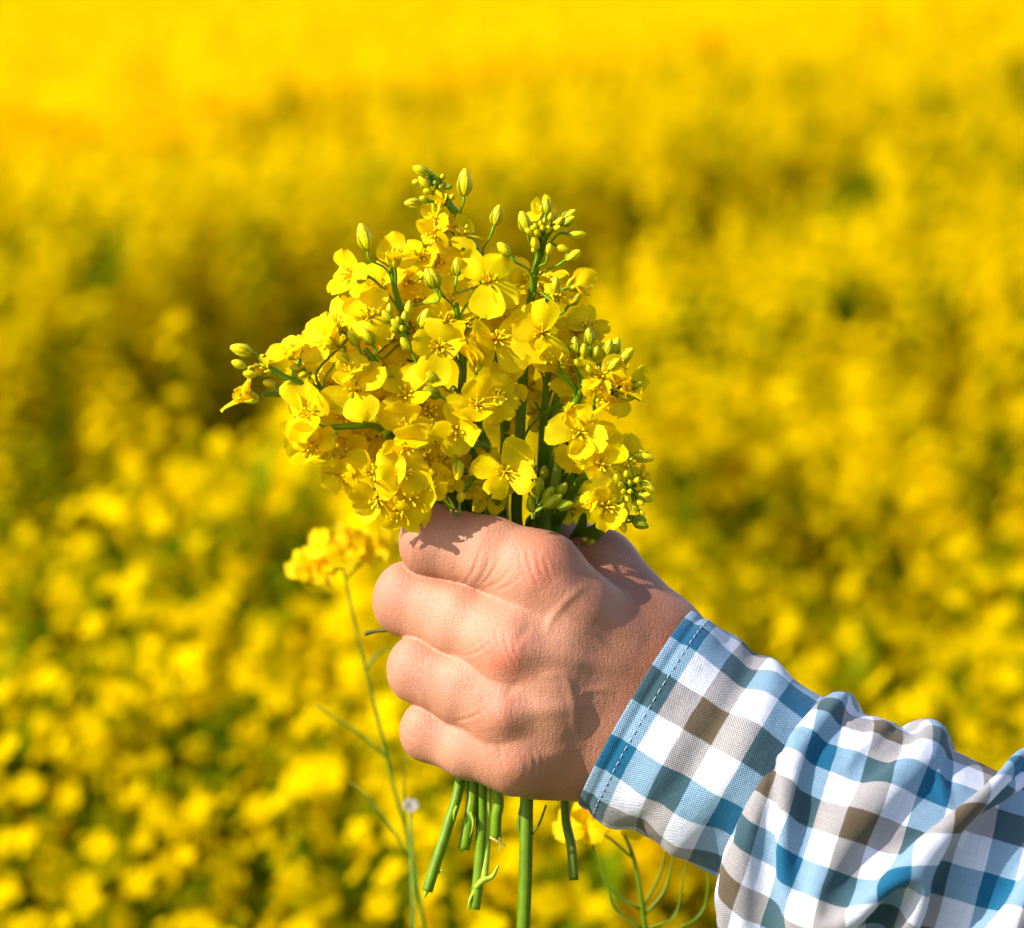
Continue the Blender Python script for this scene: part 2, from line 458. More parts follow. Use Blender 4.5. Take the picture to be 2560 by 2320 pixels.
def skin_mat():
    m, t, out = mat_new('skin')
    tc = N(t, 'ShaderNodeAttribute', attribute_name='Col')     # knuckle redness, in red channel; crease weight in green
    sp = N(t, 'ShaderNodeSeparateColor'); t.links.new(tc.outputs['Color'], sp.inputs[0])
    ob = N(t, 'ShaderNodeTexCoord')
    n1 = N(t, 'ShaderNodeTexNoise', Scale=70.0, Detail=5.0); t.links.new(ob.outputs['Object'], n1.inputs['Vector'])
    n2 = N(t, 'ShaderNodeTexNoise', Scale=420.0, Detail=4.0); t.links.new(ob.outputs['Object'], n2.inputs['Vector'])
    base = N(t, 'ShaderNodeMix', data_type='RGBA'); base.inputs[6].default_value = (.39, .165, .092, 1); base.inputs[7].default_value = (.50, .225, .13, 1)
    r1 = N(t, 'ShaderNodeMapRange'); r1.inputs['From Min'].default_value = .35; r1.inputs['From Max'].default_value = .65
    t.links.new(n1.outputs['Fac'], r1.inputs['Value']); t.links.new(r1.outputs[0], base.inputs['Factor'])
    red = N(t, 'ShaderNodeMix', data_type='RGBA'); red.inputs[7].default_value = (.50, .155, .085, 1)
    rm = N(t, 'ShaderNodeMath', operation='MULTIPLY'); t.links.new(sp.outputs[0], rm.inputs[0]); t.links.new(r1.outputs[0], rm.inputs[1])
    ra = N(t, 'ShaderNodeMath', operation='MULTIPLY_ADD'); t.links.new(sp.outputs[0], ra.inputs[0]); ra.inputs[1].default_value = .45; t.links.new(rm.outputs[0], ra.inputs[2])
    t.links.new(ra.outputs[0], red.inputs['Factor']); t.links.new(base.outputs[2], red.inputs[6])
    # fine crease net: two voronoi cells fields of different stretch
    uvm = N(t, 'ShaderNodeMapping'); uvm.inputs['Scale'].default_value = (1.0, 2.1, 1.0); uvm.inputs['Rotation'].default_value = (0, 0, .9)
    ds = N(t, 'ShaderNodeMix', data_type='VECTOR'); ds.inputs['Factor'].default_value = .0016
    nw = N(t, 'ShaderNodeTexNoise', Scale=220.0, Detail=2.0); t.links.new(ob.outputs['Object'], nw.inputs['Vector'])
    t.links.new(ob.outputs['Object'], ds.inputs[4]); t.links.new(nw.outputs['Color'], ds.inputs[5])
    v1 = N(t, 'ShaderNodeTexVoronoi', feature='DISTANCE_TO_EDGE', Scale=850.0); t.links.new(uvm.outputs[0], v1.inputs['Vector'])
    v2 = N(t, 'ShaderNodeTexVoronoi', feature='DISTANCE_TO_EDGE', Scale=1900.0); t.links.new(uvm.outputs[0], v2.inputs['Vector'])
    def pinch(n, w, s=''):
        a = N(t, 'ShaderNodeMapRange'); a.inputs['From Max'].default_value = w
        t.links.new(n.outputs['Distance'], a.inputs['Value']); return a
    p1 = pinch(v1, .22); p2 = pinch(v2, .3)
    # fine lines running across the hand
    wm = N(t, 'ShaderNodeMapping'); wm.inputs['Rotation'].default_value = (0, 0, .34); wm.inputs['Scale'].default_value = (1.0, .22, .5)
    rt = N(t, 'ShaderNodeVectorRotate'); rt.inputs['Axis'].default_value = (1, 0, 0); rt.inputs['Angle'].default_value = -math.pi / 2
    t.links.new(ds.outputs[1], rt.inputs['Vector']); t.links.new(rt.outputs[0], wm.inputs[0]); t.links.new(rt.outputs[0], uvm.inputs[0])
    wv = N(t, 'ShaderNodeTexNoise', Scale=1300.0, Detail=3.0); t.links.new(wm.outputs[0], wv.inputs['Vector'])
    h1 = N(t, 'ShaderNodeMath', operation='MULTIPLY_ADD'); t.links.new(p2.outputs[0], h1.inputs[0]); h1.inputs[1].default_value = .3; t.links.new(p1.outputs[0], h1.inputs[2])
    h2 = N(t, 'ShaderNodeMath', operation='MULTIPLY_ADD'); t.links.new(wv.outputs['Fac'], h2.inputs[0]); h2.inputs[1].default_value = 2.6; t.links.new(h1.outputs[0], h2.inputs[2])
    h3 = N(t, 'ShaderNodeMath', operation='MULTIPLY_ADD'); t.links.new(n2.outputs['Fac'], h3.inputs[0]); h3.inputs[1].default_value = 1.4; t.links.new(h2.outputs[0], h3.inputs[2])
    bp = N(t, 'ShaderNodeBump', Strength=.40, Distance=.00016); t.links.new(h3.outputs[0], bp.inputs['Height'])
    bs = N(t, 'ShaderNodeBsdfPrincipled')
    bs.inputs['Roughness'].default_value = .50
    bs.inputs['Specular IOR Level'].default_value = .34
    bs.inputs['Subsurface Weight'].default_value = .10
    bs.inputs['Subsurface Radius'].default_value = (1.0, .32, .16)
    bs.inputs['Subsurface Scale'].default_value = .0028
    # creases are a little darker and redder
    cr = N(t, 'ShaderNodeMix', data_type='RGBA', blend_type='MULTIPLY'); cr.inputs[7].default_value = (.84, .72, .66, 1)
    ci = N(t, 'ShaderNodeMath', operation='MULTIPLY_ADD'); t.links.new(p1.outputs[0], ci.inputs[0]); ci.inputs[1].default_value = -.22; ci.inputs[2].default_value = .22
    t.links.new(ci.outputs[0], cr.inputs['Factor']); t.links.new(red.outputs[2], cr.inputs[6])
    tan_shade = N(t, 'ShaderNodeMix', data_type='RGBA', blend_type='MULTIPLY'); tan_shade.inputs[7].default_value = (.74, .64, .60, 1)  # back of the hand: tan, deepened by shade painted into the skin colour
    t.links.new(sp.outputs[2], tan_shade.inputs['Factor']); t.links.new(cr.outputs[2], tan_shade.inputs[6])
    t.links.new(tan_shade.outputs[2], bs.inputs['Base Color']); t.links.new(bp.outputs[0], bs.inputs['Normal'])
    t.links.new(bs.outputs[0], out.inputs[0])
    return m
person = empty('person', W(U(1640, 1600, -22)), "man's arm in a checked shirt, left hand closed round a bunch of yellow rapeseed", 'person')
V, F = build_hand()
red = np.zeros(len(V)); crs = np.zeros(len(V)) + .08
for (x, y, s, k) in ((985, 400, 5.0, 1.), (790, 880, 5.0, .95), (740, 1215, 4.5, .75), (880, 1470, 5, .5), (250, 240, 5, .35), (110, 560, 5, .4), (180, 930, 4.5, .4), (260, 1290, 4.5, .4)):
    c = Z(5, x, y, -6)
    q = np.exp(-((V[:, 0] - c[0]) ** 2 + (V[:, 1] - c[1]) ** 2) / (2 * s * s)) * (V[:, 2] > -32)
    red = np.maximum(red, q * k); crs = np.maximum(crs, q * (.9 if s >= 4.5 else .5))
# authored creases: knuckle folds and the fans of lines at the finger roots
CR = [[(275, 150), (240, 230), (225, 320)], [(325, 125), (290, 220), (268, 300), (262, 355)], [(350, 150), (330, 210), (318, 270)],
      [(640, 522), (720, 450), (800, 330)], [(660, 535), (770, 475), (870, 370)], [(700, 548), (830, 495), (925, 430)], [(630, 505), (690, 420), (735, 300)], [(590, 490), (640, 400), (670, 300)],
      [(880, 300), (900, 400), (940, 500)], [(930, 290), (950, 390), (985, 480)], [(985, 300), (1000, 390), (1030, 470)], [(1035, 330), (1045, 400), (1075, 460)],
      [(640, 740), (665, 840), (705, 920)], [(700, 750), (722, 850), (770, 940)], [(750, 740), (775, 830), (820, 930)], [(800, 770), (825, 850), (870, 940)], [(850, 800), (870, 870), (905, 930)], [(510, 885), (600, 855), (690, 790)], [(530, 900), (630, 880), (720, 830)],
      [(620, 1080), (640, 1170), (690, 1260)], [(675, 1090), (695, 1180), (745, 1270)], [(730, 1110), (750, 1190), (790, 1270)], [(540, 1250), (630, 1230), (700, 1180)],
      [(700, 1370), (715, 1440), (760, 1520)], [(770, 1380), (785, 1450), (820, 1520)], [(960, 1400), (975, 1480), (968, 1560)], [(1010, 1420), (1020, 1500), (1008, 1570)], [(905, 1440), (920, 1530), (912, 1580)],
      [(112, 490), (95, 560), (112, 640)], [(150, 470), (133, 560), (150, 650)], [(190, 880), (172, 940), (190, 1000)], [(215, 870), (200, 940), (220, 1010)], [(268, 1235), (250, 1300), (280, 1360)], [(295, 1225), (280, 1300), (305, 1370)]]
def vnormals(V, F):
    n = np.cross(V[F[:, 2]] - V[F[:, 0]], V[F[:, 3]] - V[F[:, 1]])
    o = np.zeros_like(V)
    for k in range(4): np.add.at(o, F[:, k], n)
    return o / (np.linalg.norm(o, axis=1, keepdims=True) + 1e-12)
VN = vnormals(V, F)
if (VN[:, 2] * (V[:, 2] > -12)).sum() < 0: VN = -VN
crg = np.random.default_rng(8)
front = (V[:, 2] > -34) & (VN[:, 2] > -.1)
disp = np.zeros(len(V))
XY = V[:, :2] / ((D * 1000 - V[:, 2]) / (D * 1000))[:, None]      # seen from the front
for c in CR:
    Q = catmull([Z(5, x + crg.normal(0, 5), y + crg.normal(0, 5), 0) for x, y in c], 6)[:, :2]
    lo_, hi_ = Q.min(0) - 2, Q.max(0) + 2
    m = np.where(front & (XY > lo_).all(1) & (XY < hi_).all(1))[0]
    if not len(m): continue
    dm_ = np.full(len(m), 9.); tm_ = np.zeros(len(m))
    for k in range(len(Q) - 1):
        a, b = Q[k], Q[k + 1]; ba = b - a; h_ = np.clip((XY[m] - a) @ ba / (ba @ ba), 0, 1)
        dd = np.linalg.norm(XY[m] - a - h_[:, None] * ba, axis=1); u_ = dd < dm_
        dm_[u_] = dd[u_]; tm_[u_] = ((k + h_) / (len(Q) - 1))[u_]
    amp = crg.uniform(.09, .2) * np.sin(np.pi * np.clip(tm_, .04, .96)) ** .6
    disp[m] += amp * (-np.exp(-(dm_ / .42) ** 2) + .38 * np.exp(-((dm_ - 1.0) / .5) ** 2))
# tendons and veins under the skin: polyline, width, height
for c, wd_, am_ in (([(1080, 470), (1250, 590), (1450, 720), (1600, 800)], 2.4, .5), ([(930, 850), (1100, 890), (1300, 930), (1500, 960)], 2.3, .5), ([(860, 1200), (1050, 1190), (1300, 1150)], 2.2, .4), ([(930, 1470), (1100, 1430), (1280, 1370)], 2.0, .3),
                   ([(1280, 480), (1200, 540), (1120, 620), (1060, 700), (1040, 780)], 1.1, .42), ([(1120, 620), (1180, 700), (1300, 780), (1420, 900)], 1.0, .3), ([(1000, 1010), (1130, 1000), (1180, 1120), (1200, 1280), (1230, 1420)], 1.1, .38),
                   ([(1180, 1120), (1300, 1080), (1420, 1090)], .9, .25), ([(960, 700), (900, 780), (870, 830)], 1.3, -.3), ([(900, 1010), (840, 1080), (810, 1120)], 1.2, -.28)):
    Q = catmull([Z(5, x, y, 0) for x, y in c], 8)[:, :2]
    m = np.where(front & (XY > Q.min(0) - 7).all(1) & (XY < Q.max(0) + 7).all(1))[0]
    dm_ = np.full(len(m), 99.); tm_ = np.zeros(len(m))
    for k in range(len(Q) - 1):
        a, b = Q[k], Q[k + 1]; ba = b - a; h_ = np.clip((XY[m] - a) @ ba / (ba @ ba), 0, 1)
        dd = np.linalg.norm(XY[m] - a - h_[:, None] * ba, axis=1); u_ = dd < dm_
        dm_[u_] = dd[u_]; tm_[u_] = ((k + h_) / (len(Q) - 1))[u_]
    disp[m] += am_ * np.sin(np.pi * np.clip(tm_, 0, 1)) ** .7 * np.exp(-(dm_ / wd_) ** 2)
V = V + VN * disp[:, None]
body = put('body', new_mesh('body', W(V) - np.array(person.location), F, skin_mat(), col=np.stack([red, crs, 1 / (1 + np.exp(-(V[:, 0] + V[:, 1] * .2 - Z(5, 1000, 900, 0)[0]) / 4.0))], 1)), person)  # blue channel: tan and painted shade, from the knuckles towards the wrist

# ------------------------------------------------------------------ the shirt: pattern repeat teal, white, brown, white both ways
def shirt_mat(ox=0.0, oy=0.0, cx=9.8, cy=8.4):
    m, t, out = mat_new('checked_cotton')
    uv = N(t, 'ShaderNodeUVMap', uv_map='UVMap')
    sx = N(t, 'ShaderNodeSeparateXYZ')
    wn = N(t, 'ShaderNodeTexNoise', Scale=.12, Detail=2.0); t.links.new(uv.outputs[0], wn.inputs['Vector'])
    mx = N(t, 'ShaderNodeMix', data_type='VECTOR'); mx.inputs['Factor'].default_value = 1.0
    ad = N(t, 'ShaderNodeVectorMath', operation='MULTIPLY_ADD'); ad.inputs[1].default_value = (.8, .8, 0)
    t.links.new(wn.outputs['Color'], ad.inputs[0]); t.links.new(uv.outputs[0], ad.inputs[2])
    t.links.new(ad.outputs[0], sx.inputs[0])
    def M2(op, a, b=None, c=None):
        n = N(t, 'ShaderNodeMath', operation=op)
        for i, q in enumerate((a, b, c)):
            if q is None: continue
            if hasattr(q, 'links'): t.links.new(q, n.inputs[i])
            else: n.inputs[i].default_value = q
        return n.outputs[0]
    cols = []
    for ax, o, cell in (('X', ox, cx), ('Y', oy, cy)):
        f = M2('FRACT', M2('DIVIDE', M2('ADD', sx.outputs[ax], o + 1000 * 4 * cell), 4 * cell))
        r = N(t, 'ShaderNodeValToRGB'); r.color_ramp.interpolation = 'LINEAR'
        e = r.color_ramp.elements
        TE = (.004, .09, .175, 1); WH = (.55, .55, .64, 1); BR = (.09, .065, .038, 1)
        eps = .004
        e[0].position = 0; e[0].color = TE; e[1].position = 1; e[1].color = WH
        for p, c in ((.25 - eps, TE), (.25 + eps, WH), (.5 - eps, WH), (.5 + eps, BR), (.75 - eps, BR), (.75 + eps, WH)):
            q = e.new(p); q.color = c
        t.links.new(f, r.inputs[0]); cols.append(r.outputs[0])
    # plain weave: warp and weft threads alternate on top
    pit = .34
    def saw(ax): return M2('FRACT', M2('DIVIDE', M2('ADD', sx.outputs[ax], 4000), pit * 2))
    wx = M2('SINE', M2('MULTIPLY', saw('X'), 6.2832)); wy = M2('SINE', M2('MULTIPLY', saw('Y'), 6.2832))
    pr = M2('MULTIPLY', wx, wy)
    no = N(t, 'ShaderNodeTexNoise', Scale=2.2, Detail=3.0, Roughness=.7); t.links.new(uv.outputs[0], no.inputs['Vector'])
    top = M2('MULTIPLY_ADD', pr, 1.1, M2('MULTIPLY_ADD', no.outputs['Fac'], .9, .05))
    cl = N(t, 'ShaderNodeClamp'); t.links.new(top, cl.inputs[0])
    cm = N(t, 'ShaderNodeMix', data_type='RGBA'); t.links.new(cl.outputs[0], cm.inputs['Factor'])
    t.links.new(cols[0], cm.inputs[6]); t.links.new(cols[1], cm.inputs[7])
    # dyed threads show through the white ones crossing them
    ge = N(t, 'ShaderNodeMix', data_type='RGBA', blend_type='MULTIPLY'); ge.inputs['Factor'].default_value = 1
    t.links.new(cols[0], ge.inputs[6]); t.links.new(cols[1], ge.inputs[7])
    gg = N(t, 'ShaderNodeGamma'); gg.inputs[1].default_value = .5; t.links.new(ge.outputs[2], gg.inputs[0])
    cm0 = cm; cm = N(t, 'ShaderNodeMix', data_type='RGBA'); cm.inputs['Factor'].default_value = .45
    t.links.new(cm0.outputs[2], cm.inputs[6]); t.links.new(gg.outputs[0], cm.inputs[7])
    # slub: single threads a little lighter or darker
    mp = N(t, 'ShaderNodeMapping'); mp.inputs['Scale'].default_value = (.06, 2.6, 1); t.links.new(uv.outputs[0], mp.inputs[0])
    sl1 = N(t, 'ShaderNodeTexNoise', Scale=1.0, Detail=2.0); t.links.new(mp.outputs[0], sl1.inputs['Vector'])
    mp2 = N(t, 'ShaderNodeMapping'); mp2.inputs['Scale'].default_value = (2.6, .06, 1); t.links.new(uv.outputs[0], mp2.inputs[0])
    sl2 = N(t, 'ShaderNodeTexNoise', Scale=1.0, Detail=2.0); t.links.new(mp2.outputs[0], sl2.inputs['Vector'])
    sm = M2('MULTIPLY_ADD', M2('ADD', sl1.outputs['Fac'], sl2.outputs['Fac']), .32, .68)
    mu = N(t, 'ShaderNodeMix', data_type='RGBA', blend_type='MULTIPLY'); mu.inputs['Factor'].default_value = 1
    t.links.new(cm.outputs[2], mu.inputs[6]); t.links.new(sm, mu.inputs[7])
    bs = N(t, 'ShaderNodeBsdfPrincipled', Roughness=.85); bs.inputs['Specular IOR Level'].default_value = .15
    bs.inputs['Sheen Weight'].default_value = .12
    n3 = N(t, 'ShaderNodeTexNoise', Scale=.22, Detail=4.0); t.links.new(uv.outputs[0], n3.inputs['Vector'])
    hh = M2('MULTIPLY_ADD', n3.outputs['Fac'], 9.0, pr)
    bp = N(t, 'ShaderNodeBump', Strength=.5, Distance=.00016); t.links.new(hh, bp.inputs['Height'])
    t.links.new(mu.outputs[2], bs.inputs['Base Color']); t.links.new(bp.outputs[0], bs.inputs['Normal'])
    t.links.new(bs.outputs[0], out.inputs[0])
    return m

def ring_path(P, n):
    C = catmull(P, 12)
    L = np.r_[0, np.cumsum(np.linalg.norm(np.diff(C[:, :3], axis=0), axis=1))]
    s = np.linspace(0, L[-1], n)
    return np.stack([np.interp(s, L, C[:, i]) for i in range(C.shape[1])], 1), s
def tube_frames(C):
    T = np.gradient(C, axis=0); T /= np.linalg.norm(T, axis=1)[:, None]
    Nn = np.array([ARM_N - t * (ARM_N @ t) for t in T]); Nn /= np.linalg.norm(Nn, axis=1)[:, None]
    B = np.cross(T, Nn); B[B[:, 2] < 0] *= -1
    return T, Nn, B
# cuff: columns are centre x, y, z, half-width across the picture, half-depth
cz = -22.0
cc = [np.r_[U(1252, 1394, cz), 30.6, 24], np.r_[U(1330, 1440, cz + 2), 30.3, 24.5], np.r_[U(1440, 1503, cz + 5), 29.3, 25], np.r_[U(1530, 1556, cz + 7), 27.6, 24.5], np.r_[U(1552, 1569, cz + 8), 26.0, 23.2]]
NT, NS = 220, 84
CP, cs = ring_path(cc, NS)
CT, CN, CB = tube_frames(CP[:, :3])
th = np.linspace(0, 2 * math.pi, NT + 1)
rng = np.random.default_rng(5)
def cuff_point(i, thv, off=0.0):
    s = cs[i]; a, b = CP[i, 3], CP[i, 4]
    k = min(1, s / 12)
    wob = 1.0 * k * math.sin(2 * thv + s * .13 + 1.0) + .55 * k * math.sin(3 * thv - s * .24 + .4) + .5 * k * math.sin(5 * thv - s * .17)
    # soft dent running round the cuff, and the flat placket overlap
    w = (off + wob - 1.5 * math.exp(-((s - 18 - 6 * math.sin(thv + .5)) / 3.6) ** 2) * k + 1.2 * math.exp(-((s - 27 - 5 * math.sin(thv)) / 4.0) ** 2)
         - .55 * math.exp(-((s - 3.2) / .9) ** 2))
    return CP[i, :3] + CN[i] * math.cos(thv) * (a + w) + CB[i] * math.sin(thv) * (b + w)
def cuff_sheet(off):
    return np.array([[cuff_point(i, t, off) for t in th] for i in range(NS)])
outer = cuff_sheet(0); inner = cuff_sheet(-1.1)
per = 2 * math.pi * 27.5
V = np.concatenate([outer.reshape(-1, 3), inner.reshape(-1, 3)])
uvx = np.tile(th / (2 * math.pi) * per, NS); uvy = np.repeat(cs, NT + 1)
UVc = np.stack([np.tile(uvx, 2), np.tile(uvy, 2)], 1)
w1 = NT + 1
F = [(i * w1 + j, i * w1 + j + 1, (i + 1) * w1 + j + 1, (i + 1) * w1 + j) for i in range(NS - 1) for j in range(NT)]
o2 = NS * w1
F += [(o2 + i * w1 + j + 1, o2 + i * w1 + j, o2 + (i + 1) * w1 + j, o2 + (i + 1) * w1 + j + 1) for i in range(NS - 1) for j in range(NT)]
F += [(j, o2 + j, o2 + j + 1, j + 1) for j in range(NT)]
F += [((NS - 1) * w1 + j + 1, o2 + (NS - 1) * w1 + j + 1, o2 + (NS - 1) * w1 + j, (NS - 1) * w1 + j) for j in range(NT)]
CUFF_OX, CUFF_OY = 27.4, 0.0
SLOC = np.array(person.location)
sleeve_root = None

def sleeve_sim(NTs=144, NSs=140, steps=50, iters=14):
    """the sleeve cloth pushed up the arm: a tube of cloth longer than its arm, relaxed until it buckles into folds"""
    ax = [np.r_[U(1534, 1559, cz + 7.3), 27.9, 25.0], np.r_[U(1600, 1586, -11.5), 35, 30], np.r_[U(1700, 1645, -9), 39, 32], np.r_[U(2016, 1840, -4), 41, 35], np.r_[U(2640, 2200, 6), 46, 40]]
    C, s = ring_path(ax, NSs)
    C[:, :3] += 0
    T = np.gradient(C[:, :3], axis=0); T /= np.linalg.norm(T, axis=1)[:, None]
    bl = np.clip(1 - s / 30, 0, 1)[:, None]
    T = T * (1 - bl) + CT[-1] * bl; T /= np.linalg.norm(T, axis=1)[:, None]
    Nn = ARM_N - T * (T @ ARM_N)[:, None]; Nn /= np.linalg.norm(Nn, axis=1)[:, None]
    B = np.cross(T, Nn); B[B[:, 2] < 0] *= -1
    tt = np.arange(NTs) * 2 * math.pi / NTs
    rg = np.random.default_rng(21)
    rough = sum(rg.normal(0, .55) * np.cos(k * tt[None, :] + l * s[:, None] * .045 + rg.uniform(0, 6.28)) for k in (1, 2, 3, 5, 7) for l in (1, 2, 4, 7))
    env = np.clip(s / 20, 0, 1)[:, None]
    a = C[:, 3][:, None] + rough * env; b = C[:, 4][:, None] + rough * env
    X = C[:, None, :3] + Nn[:, None, :] * (np.cos(tt)[None, :, None] * a[..., None]) + B[:, None, :] * (np.sin(tt)[None, :, None] * b[..., None])
    comp = np.interp(s, [0, 12, 60, 150, 200], [1.2, 1.75, 1.85, 1.5, 1.2])
    ds = np.diff(s) * .5 * (comp[1:] + comp[:-1])
    slen = np.r_[0, np.cumsum(ds)]
    circ = np.interp(s, [0, 6, 20, 80, 200], [2 * math.pi * 28.5, 2 * math.pi * 31.5, 2 * math.pi * 36.5, 2 * math.pi * 38.5, 2 * math.pi * 43])
    n = NTs
    ID = np.arange(NSs * n).reshape(NSs, n)
    cons = []
    def addc(i, j, L, w): cons.append((i.ravel(), j.ravel(), np.broadcast_to(L, i.shape).ravel().copy(), w))
    dth = circ / n
    for par in (0, 1):
        i = ID[:, par::2]; j = np.roll(ID, -1, 1)[:, par::2]
        addc(i, j, dth[:, None], 1.0)
        i = ID[par:-1:2]; j = ID[par + 1::2][:len(i)]
        addc(i, j, ds[par::2][:len(i), None], 1.0)
    for sg in (1, -1):
        for par in (0, 1):
            i = ID[par:-1:2]; j = np.roll(ID, -sg, 1)[par + 1::2][:len(i)]
            L = np.sqrt(ds[par::2][:len(i)] ** 2 + dth[par:-1:2][:len(i)] ** 2)
            addc(i, j, L[:, None], .45)
    for st, w in ((2, .18), (4, .05)):
        for par in range(2 * st):
            if par < st: pass
            rows = np.arange(par, NSs - st, 2 * st)
            if len(rows):
                i = ID[rows]; j = ID[rows + st]
                L = slen[rows + st] - slen[rows]
                addc(i, j, L[:, None], w)
        for par in range(st):
            cols_ = np.concatenate([np.arange(q, n, 2 * st) for q in (par,)])
            i = ID[:, cols_]; j = np.roll(ID, -st, 1)[:, cols_]
            addc(i, j, (dth * st * .985)[:, None], w)
            cols_ = np.arange(par + st, n, 2 * st)
            i = ID[:, cols_]; j = np.roll(ID, -st, 1)[:, cols_]
            addc(i, j, (dth * st * .985)[:, None], w)
    x = X.reshape(-1, 3).copy(); v = np.zeros_like(x)
    fix = np.zeros(len(x), bool); fix[ID[0]] = True; fix[ID[-1]] = True
    x0 = x.copy()
    invm = np.where(fix, 0.0, 1.0)
    row = np.repeat(np.arange(NSs), n)
    am = np.interp(s, [0, 8, 40, 200], [27.0, 27.0, 29, 36]); bm = np.interp(s, [0, 8, 40, 200], [24.0, 23.5, 25, 30])
    Cc = C[:, :3] + Nn * np.interp(s, [0, 20, 60, 200], [0, 2.5, 5, 5])[:, None]
    g = np.array([0, -1.0, 0]) * .05
    for st in range(steps):
        v = v * .90 + g * invm[:, None]
        p = x + v
        for it in range(iters):
            for (i, j, L, w) in cons:
                d = p[j] - p[i]
                l = np.sqrt((d * d).sum(1)) + 1e-9
                wi = invm[i]; wj = invm[j]; ws = wi + wj + 1e-9
                c = (w * (l - L) / (l * ws))[:, None] * d
                p[i] += c * wi[:, None]; p[j] -= c * wj[:, None]
            if it % 3 == 2:     # keep clear of the arm inside
                sp = ((p - Cc[0]) @ ARM_A)
                r = np.clip(np.interp(sp, (Cc - Cc[0]) @ ARM_A, np.arange(NSs)), 0, NSs - 1).astype(int)
                q = p - Cc[r]
                u = (q * Nn[r]).sum(1); w_ = (q * B[r]).sum(1)
                e = np.sqrt((u / am[r]) ** 2 + (w_ / bm[r]) ** 2)
                m = (e < 1) & (~fix)
                k = (1 / np.maximum(e[m], .2) - 1)
                p[m] += Nn[r[m]] * (u[m] * k)[:, None] + B[r[m]] * (w_[m] * k)[:, None]
        nv = p - x
        l = np.linalg.norm(nv, axis=1, keepdims=True)
        v = nv * np.minimum(1, 1.2 / np.maximum(l, 1e-6))
        x = p
    return x.reshape(NSs, n, 3), slen, dth
SL_ROT = -0.30

sleeve_root = put('sleeve', None, None) if False else None
X, slen, dth = sleeve_sim()
NSs, NTs = X.shape[:2]
def grid_mesh(X, uv, thick=.9, closed_dup=True):
    """tube sheet (rows, columns, 3) with the first column repeated, given an inner face too"""
    Xc = np.concatenate([X, X[:, :1]], 1)
    a, b = Xc.shape[:2]
    F = np.array([(i * b + j, i * b + j + 1, (i + 1) * b + j + 1, (i + 1) * b + j) for i in range(a - 1) for j in range(b - 1)])
    return Xc.reshape(-1, 3), F
def smooth_up(X, k=2):
    """Catmull style refinement of the tube grid"""
    for _ in range(k):
        n = X.shape[1]
        a = (X * 9 + np.roll(X, -1, 1) * 9 - np.roll(X, 1, 1) - np.roll(X, -2, 1)) / 16
        Y = np.empty((X.shape[0], n * 2, X.shape[2])); Y[:, ::2] = X; Y[:, 1::2] = a
        P = np.concatenate([2 * Y[:1] - Y[1:2], Y, 2 * Y[-1:] - Y[-2:-1]])
        b = (P[1:-2] * 9 + P[2:-1] * 9 - P[:-3] - P[3:]) / 16
        W2 = np.empty((Y.shape[0] * 2 - 1, Y.shape[1], Y.shape[2])); W2[::2] = Y; W2[1::2] = b
        X = W2
    return X
tt = np.arange(NTs)
cir = np.cumsum(np.full(NTs, 2 * math.pi * 38 / NTs))
XS = smooth_up(X, 1)
SL2 = np.interp(np.arange(XS.shape[0]) / 2, np.arange(NSs), slen)
nt2 = XS.shape[1]
uvx = (np.arange(nt2 + 1)) * 2 * math.pi * 38 / nt2
UVg = np.stack(np.broadcast_arrays(uvx[None, :], SL2[:, None]), -1)
ca, sa = math.cos(SL_ROT), math.sin(SL_ROT)
UVs = np.stack([UVg[..., 0] * ca - UVg[..., 1] * sa, UVg[..., 0] * sa + UVg[..., 1] * ca], -1).reshape(-1, 2)
Vs, Fs = grid_mesh(XS, None)
sl_o = put('sleeve', new_mesh('sleeve', W(Vs) - SLOC, Fs, shirt_mat(2.0, 3.0, 8.8, 8.8), uv=UVs), person)
sm_ = sl_o.modifiers.new('thickness', 'SOLIDIFY'); sm_.thickness = .0006; sm_.offset = -1
cf = put('cuff', new_mesh('cuff', W(V) - SLOC, np.array(F), shirt_mat(CUFF_OX, CUFF_OY), uv=UVc), person)
# stitching along the cuff edge, dashes of white thread; a second line beside the seam
white, wt, wo = mat_new('white_thread')
wb = N(wt, 'ShaderNodeBsdfPrincipled', Roughness=.7); wb.inputs['Base Color'].default_value = (.42, .48, .58, 1); wt.links.new(wb.outputs[0], wo.inputs[0])
mb = MB()
for s_at, i0 in ((5.4, None),):
    i = int(np.argmin(abs(cs - s_at)))
    nst = 74
    for k in range(nst):
        a0 = 2 * math.pi * k / nst; a1 = a0 + 2 * math.pi / nst * .6
        P = [cuff_point(i, a, q) for a, q in zip(np.linspace(a0, a1, 4), (-.05, .17, .17, -.05))]
        tube(mb, P, .13, (1, 1, 1), 5, cap=False)
mb.build('stitching', white, cf, off=SLOC)

